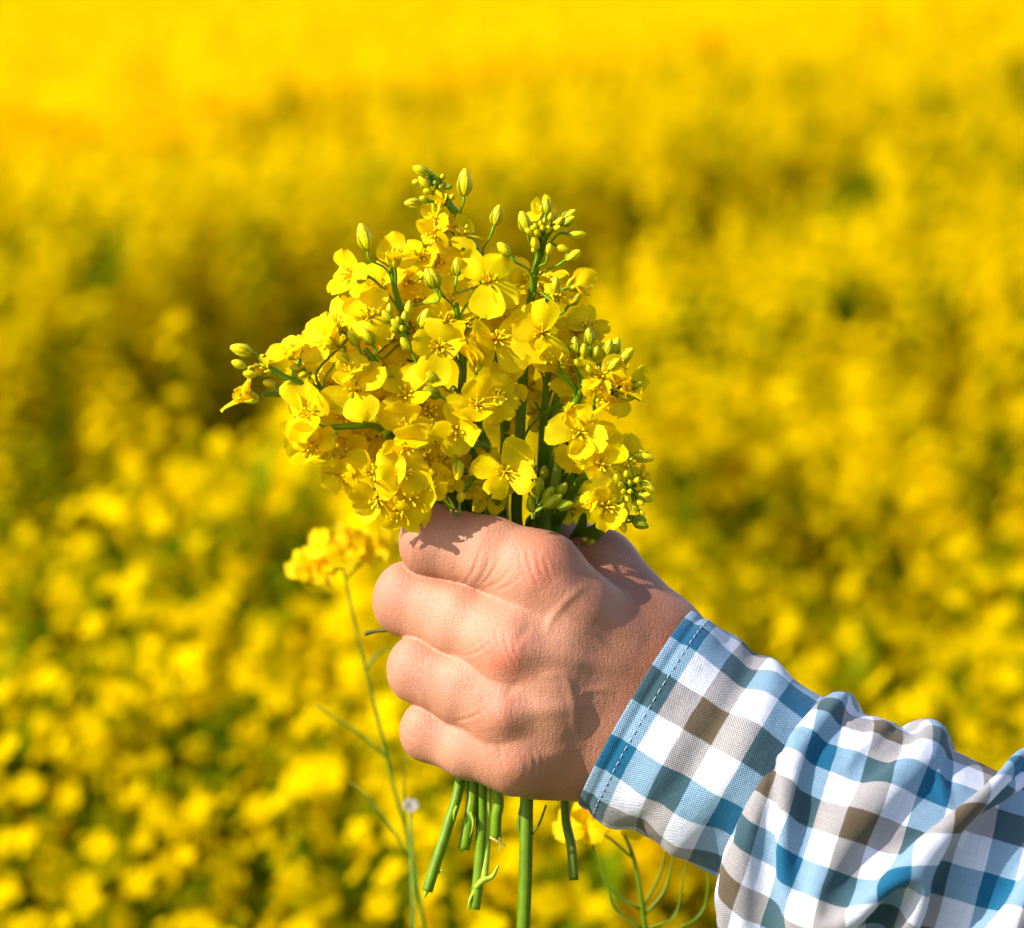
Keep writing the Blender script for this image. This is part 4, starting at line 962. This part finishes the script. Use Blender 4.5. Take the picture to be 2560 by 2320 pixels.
sprig('thick pale green sprig stub cut short just right of the tall stem',
      [(4, 740, 900, -9), (4, 715, 1060, -14), (4, 690, 1250, -22), (4, 640, 1540, -36)], 1.3, [FIST(1060, 640, -44)], leaves=[([(4, 880, 930, -14), (4, 850, 1050, -20), (4, 760, 1230, -28), (4, 660, 1540, -38)], 1.9)], seed=22, col=(.30, .42, .05))
for k, (x0, y0, x1, zz, lab) in enumerate(((1560, 1150, 1700, -40, 'thin bare sprig at the left rim of the grip beneath the lowest petals'), (1660, 1000, 1780, -42, 'thin bare sprig rising behind the narrow upright flower'),
                                           (1720, 1000, 1900, -46, 'bare sprig leaning behind the cupped centre flower'), (1980, 700, 1960, -44, 'dark bare sprig filling the gap left of the tall stem'))):
    sprig(lab, [(3, x0, y0, zz + 14), (3, (x0 + x1) / 2, (y0 + 1480) / 2, zz + 6), (3, x1, 1480, zz + 2)], .95, [FIST(800 + 20 * k, 600, -43)],
          blooms=[(3, x0 - 30, y0 - 90, 6.5, (-.1, .1, .9), 80, zz + 14, .3)], seed=30 + k, col=(.14, .2, .008))
# more flowers packed through the depth of the bunch, each on the sprig it is nearest to
frg = np.random.default_rng(404)
roots = [o for o in COL.objects if o.get('category') == 'flower sprig']
rp = AXES
for i in range(34):
    while True:
        u, v = frg.uniform(560, 1230), frg.uniform(440, 980)
        if ((u - 880) / 320) ** 2 + ((v - 760) / 250) ** 2 < 1 and not (u > 1000 and v > 800) and not (u > 1080 and v < 620): break
    p = U(u, v, frg.uniform(-42, -14)); nr = np.array([(u - 900) / 320 * .7 + frg.normal(0, .25), (760 - v) / 300 * .6 + frg.normal(0, .25), .8]); nr /= np.linalg.norm(nr)
    tgt = p + np.array([0, -10, 0])
    best = min(rp, key=lambda q: np.linalg.norm((rp[q][0] - tgt), axis=1).min())
    A_, off_, root_ = rp[best]
    pr = _Off(off_, root_)
    base = bloom(pr, frg, p, nr, frg.uniform(6.6, 8.4), 82, wilt=.1)
    k = int(np.argmin(np.linalg.norm(A_ - tgt, axis=1))); q = A_[k]; td = A_[max(0, k - 1)] - A_[min(len(A_) - 1, k + 1)]; td /= np.linalg.norm(td) + 1e-9
    mb = MB(); tube(mb, catmull([q, q + td * 2 + (p - q) * .25, base - nr * 2, base], 5), [.5, .38, .5], GRN * 1.2, 7, cap=False)
    mb.build('flower_stalk', PLANT, pr)
for o in COL.objects:
    if '_off' in o: del o['_off']
# the little dry stalk poking out beside the second finger
dm = MB()
P = catmull([Z(5, 25, 768, -34), Z(5, 90, 752, -34), Z(5, 190, 745, -33), Z(5, 420, 735, -32)], 5)
tube(dm, P, [.62, .5, .6, .6], (.10, .10, .015), 8)
ds_o = dm.build('dry_stalk', PLANT)
tag(ds_o, 'short dry stalk poking out beside the second finger', 'stalk')
# torn fibres and side shoots under the fist belong to their sprigs
by = {o['label']: o for o in COL.objects if 'label' in o}
def extra(lab, pts, rad, name, col):
    r = [o for l, o in by.items() if l.startswith(lab)][0]
    mb = MB()
    for P, R in zip(pts, rad): tube(mb, catmull([Z(*q) for q in P], 5), R, col, 7)
    mb.build(name, PLANT, None, off=np.array(r.location)).parent = r
extra('tallest', [[(7, 1528, 680, -31), (7, 1580, 600, -30), (7, 1628, 470, -31)], [(7, 1450, 760, -31), (7, 1432, 600, -32), (7, 1452, 440, -34)]], [[.3, .35, .3], [.15, .6, .3]], 'side_shoot', GRD)
extra('sprig leaning far left', [[(7, 785, 1060, -28), (7, 765, 1100, -28), (7, 748, 1140, -28)], [(7, 855, 955, -29), (7, 875, 940, -28), (7, 900, 955, -28)], [(7, 985, 480, -31), (7, 968, 520, -30), (7, 962, 580, -30)]], [[.9, .6, .1], [.3, .3, .1], [.5, .4, .1]], 'torn_fibre', (.30, .40, .03))
extra('lower left sprig', [[(7, 1085, 520, -32), (7, 1105, 600, -31), (7, 1080, 700, -31)], [(7, 1040, 760, -32), (7, 1025, 790, -32), (7, 1015, 810, -32)]], [[.5, .5, .1], [.9, .5, .1]], 'torn_fibre', (.24, .34, .02))
extra('sprig with one long', [[(7, 1225, 700, -31), (7, 1270, 725, -30), (7, 1335, 765, -30)], [(7, 1290, 700, -31), (7, 1300, 760, -31), (7, 1290, 800, -31)]], [[.4, .4, .15], [.3, .2, .1]], 'torn_fibre', (.45, .40, .06))
extra('sprig of slender', [[(7, 1125, 1060, -30), (7, 1175, 1010, -29), (7, 1240, 985, -29), (7, 1285, 900, -28)], [(7, 1120, 1080, -30), (7, 1080, 1150, -29), (7, 1062, 1230, -29)], [(7, 1215, 350, -35), (7, 1205, 700, -33), (7, 1180, 1020, -30)]], [[.9, .9, .7, .3], [.6, .4, .1], [.9, 1.0, 1.1]], 'torn_fibre', (.34, .42, .03))

# ------------------------------------------------------------------ ground and field
rg = np.random.default_rng(77)
def gh(x, y):
    return 0.012 * np.maximum(0, y - 26)
ground_mat, gt, go = mat_new('field_soil')
gn = N(gt, 'ShaderNodeTexNoise', Scale=6.0, Detail=6.0); gr = N(gt, 'ShaderNodeValToRGB')
gr.color_ramp.elements[0].color = (.045, .06, .006, 1); gr.color_ramp.elements[1].color = (.10, .12, .01, 1)
gb = N(gt, 'ShaderNodeBsdfPrincipled', Roughness=1.0); gt.links.new(gn.outputs['Fac'], gr.inputs[0]); gt.links.new(gr.outputs[0], gb.inputs['Base Color']); gt.links.new(gb.outputs[0], go.inputs[0])
xs = np.linspace(-600, 600, 41); ys = np.r_[np.linspace(-30, 40, 29), np.linspace(50, 900, 30)]
G = np.array([[x, y, float(gh(x, y))] for y in ys for x in xs])
F = np.array([(i * 41 + j, i * 41 + j + 1, (i + 1) * 41 + j + 1, (i + 1) * 41 + j) for i in range(len(ys) - 1) for j in range(40)])
tag(put('ground', new_mesh('ground', G, F, ground_mat)), kind='structure')

# canopy height: uneven crop with a wheel track running away to the right, and lumps
def track(x, y):
    """signed distance in metres from the middle of the wheel track"""
    return ((y - 4.3) - (x + .45) * 3.2) / 3.35
def lump(x, y):
    return (.5 * np.sin(x * 2.1 + .7 * np.sin(y * 1.3)) * np.sin(y * 1.7 + 1.1) + .35 * np.sin(x * 5.3 + y * 3.1) * np.sin(y * 4.7 - x * 2.0) + .15 * np.sin(x * 11 + y * 2) * np.sin(y * 9 - x * 3))
HOLES = ((.40, 3.2, .22, .30), (.17, 2.45, .11, .28), (-.27, 2.4, .09, .25), (.62, 4.4, .25, .25), (.22, 4.2, .14, .25), (-.42, 3.0, .08, .2), (.30, 2.0, .09, .25))
def in_hole(x, y):
    m = np.zeros(np.shape(x), bool)
    for (hx, hy, hr, hd_) in HOLES: m = m | ((x - hx) ** 2 + ((y - hy) * .6) ** 2 < (hr * .8) ** 2)
    return m
def top_h(x, y):
    d = track(x, y)
    h = 1.19 + .10 * lump(x, y)
    dep = .5 * np.clip(.75 + .6 * np.sin(x * 4.1 + 1.3) * np.sin(y * 1.9 + x), .15, 1) * np.where(y > 6.5, .6, 1)
    for (hx, hy, hr, hd_) in HOLES: h = h - hd_ * np.exp(-(((x - hx) ** 2 + ((y - hy) * .6) ** 2) / hr ** 2))
    return h - dep * np.exp(-(d / (.50 - .028 * np.minimum(y, 12))) ** 4)
def head(mb, rng, nb, R, petq=1, h=.09, big=1.0):
    """one flower head round the origin: blooms in a dome, green buds in the middle"""
    for i in range(nb):
        a = i * 2.4 + rng.uniform(-.3, .3); t = (i + .5) / nb
        rad = R * (.35 + .65 * (1 - t)) * rng.uniform(.7, 1.1)
        c = np.array([rad * math.cos(a), rad * math.sin(a), -h * (1 - t) + rng.uniform(-.006, .006)])
        n = np.array([math.cos(a) * .8, math.sin(a) * .8, .75]); n /= np.linalg.norm(n)
        x, y, n = frame(n); a0 = rng.uniform(0, 1.57); L = rng.uniform(.0075, .0095) * big
        cc = YEL * rng.uniform(.88, 1.0)
        for q in range(4):
            b = a0 + q * math.pi / 2
            o = x * math.cos(b) + y * math.sin(b); s = np.cross(n, o)
            if petq == 2:
                v = [c, c + o * L * .55 + s * L * .42 + n * L * .25, c + o * L + s * L * .3 + n * L * .12, c + o * L - s * L * .3 + n * L * .12, c + o * L * .55 - s * L * .42 + n * L * .25]
                mb.add(v, [(0, 1, 4, 4), (1, 2, 3, 4)], cc)
            else:
                mb.add([c, c + o * L * .7 + s * L * .5, c + o * L * 1.05, c + o * L * .7 - s * L * .5], [(0, 1, 2, 3)], cc)
    return mb
def quad_tube(mb, a, b, r, col, k=4):
    x, y, d = frame(b - a)
    v = [p + (x * math.cos(t) + y * math.sin(t)) * rr for p, rr in ((a, r), (b, r * .7)) for t in np.arange(k) * 2 * math.pi / k]
    mb.add(v, [(j, (j + 1) % k, k + (j + 1) % k, k + j) for j in range(k)], col)
def make_plant(seed, label):
    rng = np.random.default_rng(seed)
    root = empty('rapeseed_plant', (0, 0, 0), label, 'rapeseed plant', 'rapeseed plants blurred in the field behind the hand')
    st = MB(); lf = MB()
    H = 1.0
    main = [np.array([0, 0, 0.]), np.array([rng.normal(0, .02), rng.normal(0, .02), .5]), np.array([rng.normal(0, .03), rng.normal(0, .03), H])]
    tube(st, catmull(main, 4), [.005, .004, .002], GRN * .8, 5)
    nbr = 9
    for b in range(nbr):
        t = .5 + .42 * b / nbr
        p = catmull(main, 4); p = p[int(t * (len(p) - 1))]
        a = b * 2.4 + rng.uniform(-.4, .4); rad = rng.uniform(.06, .15)
        e = np.array([p[0] + rad * math.cos(a), p[1] + rad * math.sin(a), H - rng.uniform(.0, .2)])
        if b == nbr - 1: e = main[-1]
        tube(st, catmull([p, (p + e) / 2 + np.array([math.cos(a), math.sin(a), 0]) * .02, e], 3), [.0025, .0018, .0012], GRN * rng.uniform(.8, 1.2), 4, cap=False)
        hd = MB(); sub = MB(); head(sub, rng, 27, rng.uniform(.028, .046), 2, rng.uniform(.10, .18), 1.0)
        v, f, c = sub.get(); hd.add(v + e, f, c)
        for q in range(9):      # green buds on top
            d = np.array([rng.normal(0, .4), rng.normal(0, .4), 1])
            o = e + np.array([rng.normal(0, .006), rng.normal(0, .006), .004])
            quad_tube(hd, o, o + d * .008, .0016, BUDG * .8)
        hd.build('flower_head', FIELD, root, world=False)
        for q in range(8):      # seed pods and bare stalks below the flowers
            z = rng.uniform(.05, .15); aa = rng.uniform(0, 6.28); o = e - np.array([0, 0, z])
            quad_tube(st, o, o + np.array([math.cos(aa) * .03, math.sin(aa) * .03, .02]), .0009, GRN * 1.1)
    for q in range(9):
        z = rng.uniform(.25, .85); a = rng.uniform(0, 6.28); L = rng.uniform(.06, .15); w = L * .22
        o = np.array([0, 0, z]); d = np.array([math.cos(a), math.sin(a), .35]); s = np.array([-math.sin(a), math.cos(a), 0])
        lf.add([o, o + d * L * .5 + s * w, o + d * L - np.array([0, 0, L * .3]), o + d * L * .5 - s * w], [(0, 1, 2, 3)], GRN * rng.uniform(.6, 1.0))
    st.build('stem', FIELD, root, world=False); lf.build('leaf', FIELD, root, world=False)
    return root
NEAR_LABEL = 'blurred yellow rapeseed plant standing in the thick of the crop behind the hand'
protos = [make_plant(200 + i, NEAR_LABEL) for i in range(6)]
used = set(); placed = 0
def in_view(x, y, m): return abs(x) < y * .145 * 1.0 + m
cands = []
yy = 1.45
while yy < 6.2:
    sp = .15
    x = -(yy * .15 + .12)
    while x < yy * .15 + .12:
        cands.append((x + rg.uniform(-.07, .07), yy + rg.uniform(-.07, .07))); x += sp
    yy += sp
cands = [c for c in cands if not (in_hole(*c) and rg.random() < .6) and abs(track(*c)) > .34 and c[1] > 1.42][:292]
for i, (x, y) in enumerate(cands):
    k = i % 6
    if k not in used:
        used.add(k); o = protos[k]
    else:
        o = protos[k].copy(); COL.objects.link(o)
        for ch in protos[k].children:
            c = ch.copy(); COL.objects.link(c); c.parent = o
    h = float(top_h(x, y)) + rg.normal(0, .03)
    o.location = (x, y, 0); o.rotation_euler = (rg.normal(0, .04), rg.normal(0, .04), rg.uniform(0, 6.28)); o.scale = (1, 1, h)
ymax_near = max(c[1] for c in cands); print('near plants', len(cands), ymax_near)

# the rest of the crop: nobody could count it
def scatter_stuff():
    hp = []
    for s in range(5):
        m = MB(); head(m, np.random.default_rng(500 + s), 17, .036, 1, .15, 1.08); v, f, c = m.get(); hp.append((v, f, c))
    VV = []; FF = []; CC = []; n0 = 0
    def emit(x, y, z, sc, which):
        nonlocal n0
        v, f, c = hp[which]
        k = len(x); a = rg.uniform(0, 6.28, k); ca, sa = np.cos(a)[:, None], np.sin(a)[:, None]
        vx = (v[:, 0] * ca - v[:, 1] * sa) * sc[:, None] + x[:, None]; vy = (v[:, 0] * sa + v[:, 1] * ca) * sc[:, None] + y[:, None]; vz = v[:, 2] * sc[:, None] + z[:, None]
        VV.append(np.stack([vx, vy, vz], -1).reshape(-1, 3)); FF.append((f[None] + (np.arange(k) * len(v))[:, None, None]).reshape(-1, 4) + n0); n0 += k * len(v)
        CC.append((c[None] * rg.uniform(.85, 1.08, (k, 1, 1))).reshape(-1, 3))
    def region(y0, y1, hw, dens, sc, keep, dz=0.0):
        area = (y1 - y0) * 2 * max(abs(hw(y0)), abs(hw(y1))); n = int(area * dens)
        y = rg.uniform(y0, y1, n); x = rg.uniform(-1, 1, n) * max(hw(y0), hw(y1))
        m = keep(x, y) & (np.abs(x) < hw(y)); x, y = x[m], y[m]
        z = dz + gh(x, y) + top_h(x, y) + rg.normal(0, .055, len(x)) - np.abs(rg.normal(0, .06, len(x)))
        ok = rg.random(len(x)) < np.where(in_hole(x, y), .4, 1) * np.where(np.abs(track(x, y)) < .28, .45, 1); x, y, z = x[ok], y[ok], z[ok]
        w = rg.integers(0, 5, len(x))
        for q in range(5): emit(x[w == q], y[w == q], z[w == q], sc * rg.uniform(.85, 1.25, (w == q).sum()), q)
    side = lambda x, y: (np.abs(x) > y * .15 + .12)
    region(1.4, ymax_near, lambda y: y * .22 + .5, 260, 1.0, side)
    region(1.45, ymax_near, lambda y: y * .15 + .12, 420, .95, lambda x, y: ~side(x, y))
    region(1.45, ymax_near, lambda y: y * .15 + .12, 330, .9, lambda x, y: ~side(x, y) & ~in_hole(x, y), -.13)
    region(ymax_near, 12, lambda y: y * .20 + .3, 340, 1.05, lambda x, y: x == x)
    region(12, 26, lambda y: y * .19 + .3, 230, 1.8, lambda x, y: x == x)
    region(26, 70, lambda y: y * .19 + .3, 34, 4.2, lambda x, y: x == x)
    V = np.concatenate(VV); F = np.concatenate(FF); C = np.concatenate(CC)
    print('stuff quads', len(F))
    tag(put('field_blossoms', new_mesh('field_blossoms', V, F, FIELD, smooth=False, col=C)), 'sea of yellow rapeseed blossom filling the field to the top of the picture', 'blossoms', kind='stuff')
    # leafy understorey
    n = 150000
    y = 1.5 + rg.random(n) ** 1.6 * 24; x = rg.uniform(-1, 1, n) * (y * .22 + .4)
    topz = gh(x, y) + top_h(x, y)
    z = topz - .07 - np.abs(rg.normal(0, .18, n)); z = np.maximum(z, .05)
    L = rg.uniform(.03, .09, n) * (1 + y * .03); a = rg.uniform(0, 6.28, n); el = rg.uniform(-.2, 1.3, n)
    d = np.stack([np.cos(a) * np.cos(el), np.sin(a) * np.cos(el), np.sin(el)], 1); s = np.stack([-np.sin(a), np.cos(a), 0 * a], 1)
    o = np.stack([x, y, z], 1); w = (L * rg.uniform(.08, .25, n))[:, None]; L = L[:, None]
    V = np.stack([o, o + d * L * .5 + s * w, o + d * L, o + d * L * .5 - s * w], 1).reshape(-1, 3)
    F = np.arange(n * 4).reshape(-1, 4)
    C = np.repeat((np.array([.125, .175, .002]))[None] * rg.uniform(.5, 1.3, (n, 1)), 4, 0)
    tag(put('field_foliage', new_mesh('field_foliage', V, F, FIELD, smooth=False, col=C)), 'green stems and leaves showing between the blossoms of the field', 'foliage', kind='stuff')
scatter_stuff()
# distant crop surface beyond the modelled heads, one soft yellow sheet
fm, ft, fo = mat_new('distant_blossom')
fn = N(ft, 'ShaderNodeTexNoise', Scale=.9, Detail=8.0, Roughness=.7); fr = N(ft, 'ShaderNodeValToRGB')
fr.color_ramp.elements[0].color = (.80, .315, .0003, 1); fr.color_ramp.elements[1].color = (.84, .345, .0003, 1); fr.color_ramp.elements[0].position = .3; fr.color_ramp.elements[1].position = .55
fb = N(ft, 'ShaderNodeBsdfDiffuse'); ft.links.new(fn.outputs['Fac'], fr.inputs[0]); ft.links.new(fr.outputs[0], fb.inputs['Color']); ft.links.new(fb.outputs[0], fo.inputs[0])
xs = np.r_[np.linspace(-120, -8, 70), np.linspace(-7.9, 7.9, 159), np.linspace(8, 120, 70)]; ys = np.r_[np.linspace(4.6, 20, 155), np.linspace(20.3, 60, 120), np.linspace(61, 400, 80)]
gx, gy = np.meshgrid(xs, ys)
past = np.clip((track(gx, gy) - .40) / 1.5, 0, 1); past = past * past * (3 - 2 * past)
gz = gh(gx, gy) + .55 + .66 * past + .03 * lump(gx * .6, gy * .6) + .02 * rg.normal(0, 1, gx.shape)
nx_ = len(xs)
F = np.array([(i * nx_ + j, i * nx_ + j + 1, (i + 1) * nx_ + j + 1, (i + 1) * nx_ + j) for i in range(len(ys) - 1) for j in range(nx_ - 1)])
tag(put('distant_field', new_mesh('distant_field', np.stack([gx, gy, gz], -1).reshape(-1, 3), F, fm)), kind='structure')

# single plants a hand's breadth behind the fist, only slightly out of focus
def lone_plant(label, pts, r, heads, pods, seed, y_d):
    """pts in mm frame; runs on to the ground"""
    rng = np.random.default_rng(seed)
    P = [W(p) for p in pts]; base = np.array([P[-1][0] + .02, P[-1][1] + .03, 0.0])
    mid = P[-1] * .5 + base * .5 + np.array([.01, 0, 0])
    root = empty('rapeseed_plant', base, label, 'rapeseed plant')
    st = MB(); tube(st, catmull(P, 8), [r * .5, r * .7, r * .9], GRN * .8, 8); tube(st, np.array([P[-1], mid, base]), [r * 1.3, r * 2, r * 3], GRN, 8)
    for (a, b, c, rr) in pods: tube(st, catmull([W(a), W(b), W(c)], 5), [rr * .8, rr * .8, rr * .4], GRN * .85, 6)
    st.build('stem', PLANT, root, world=False, off=base)
    for (c, R, n_) in heads:
        cw = W(c)
        for i in range(n_):
            a = i * 2.4; m = MB(); q = cw + np.array([math.cos(a) * R * rng.uniform(.4, 1), math.sin(a) * R * .7, rng.uniform(-.5, .5) * R])
            nn = np.array([math.cos(a), -.6, .5]); x, y, nn = frame(nn)
            for k in range(4):
                b = k * 1.571 + i; o_ = x * math.cos(b) + y * math.sin(b)
                petal(m, rng, q, nn, o_, .0075, .0036, 1.5, YEL, 5, 5)
            m.build('flower', PETAL, root, world=False, off=base)
    return root
lone_plant('slightly blurred rapeseed plant left of the fist, flowers level with the top knuckle',
           [U(676, 1120, -200), U(690, 1190, -200), U(712, 1290, -200), U(745, 1420, -200), U(778, 1560, -200), U(815, 1700, -200), U(836, 1840, -200)], .00075,
           [(U(612, 1128, -205), .005, 3), (U(675, 1100, -200), .007, 4), (U(735, 1082, -205), .006, 3), (U(650, 1082, -200), .005, 2)], [(U(720, 1320, -200), U(740, 1290, -200), U(770, 1275, -200), .0006), (U(760, 1490, -200), U(700, 1440, -200), U(620, 1390, -200), .0006), (U(810, 1690, -200), U(740, 1590, -200), U(690, 1540, -200), .0006), (U(800, 1640, -200), U(795, 1560, -200), U(800, 1480, -200), .0005), (U(676, 1120, -200), U(640, 1125, -203), U(605, 1125, -205), .0006), (U(680, 1140, -200), U(710, 1110, -203), U(738, 1090, -205), .0006)], 90, 0)
lone_plant('slightly blurred seeding plant with bare branching pods under the shirt cuff',
           [U(1222, 1630, -110), U(1245, 1680, -110), U(1258, 1740, -110), U(1272, 1840, -110)], .0009,
           [(U(1150, 1618, -112), .006, 4), (U(1200, 1610, -112), .005, 3)], [(U(1248, 1690, -110), U(1200, 1650, -110), U(1150, 1620, -110), .0005), (U(1262, 1790, -110), U(1200, 1750, -110), U(1168, 1660, -110), .0006), (U(1268, 1830, -110), U(1210, 1790, -110), U(1196, 1740, -110), .0006), (U(1270, 1800, -110), U(1310, 1750, -110), U(1330, 1660, -110), .0006), (U(1272, 1830, -110), U(1330, 1800, -110), U(1350, 1700, -110), .0005), (U(1270, 1780, -110), U(1300, 1720, -110), U(1312, 1660, -110), .0005), (U(1272, 1850, -110), U(1380, 1800, -110), U(1395, 1690, -110), .0005)], 91, 0)

# one pale weed flower among the crop below the hand
wf = W(U(808, 1588, -170)); wroot = empty('white_wildflower', (wf[0], wf[1] + .02, 0), 'small white blurred wildflower in the field just below the little finger', 'wildflower')
wo_ = np.array(wroot.location); wm_ = MB(); wr = np.random.default_rng(3)
for k in range(7):
    a = k * 6.283 / 7; nn = np.array([.1, -.8, .55]); x, y, nn = frame(nn); petal(wm_, wr, wf, nn, x * math.cos(a) + y * math.sin(a), .0030, .0012, 1.3, np.array([.62, .56, .48]), 5, 5)
wm_.build('flower', PETAL, wroot, world=False, off=wo_)
wm_ = MB(); tube(wm_, catmull([wf, wf * .6 + wo_ * .4 + np.array([.01, 0, 0]), wo_], 8), [.0006, .0009, .0014], GRN, 6); wm_.build('stem', PLANT, wroot, world=False, off=wo_)
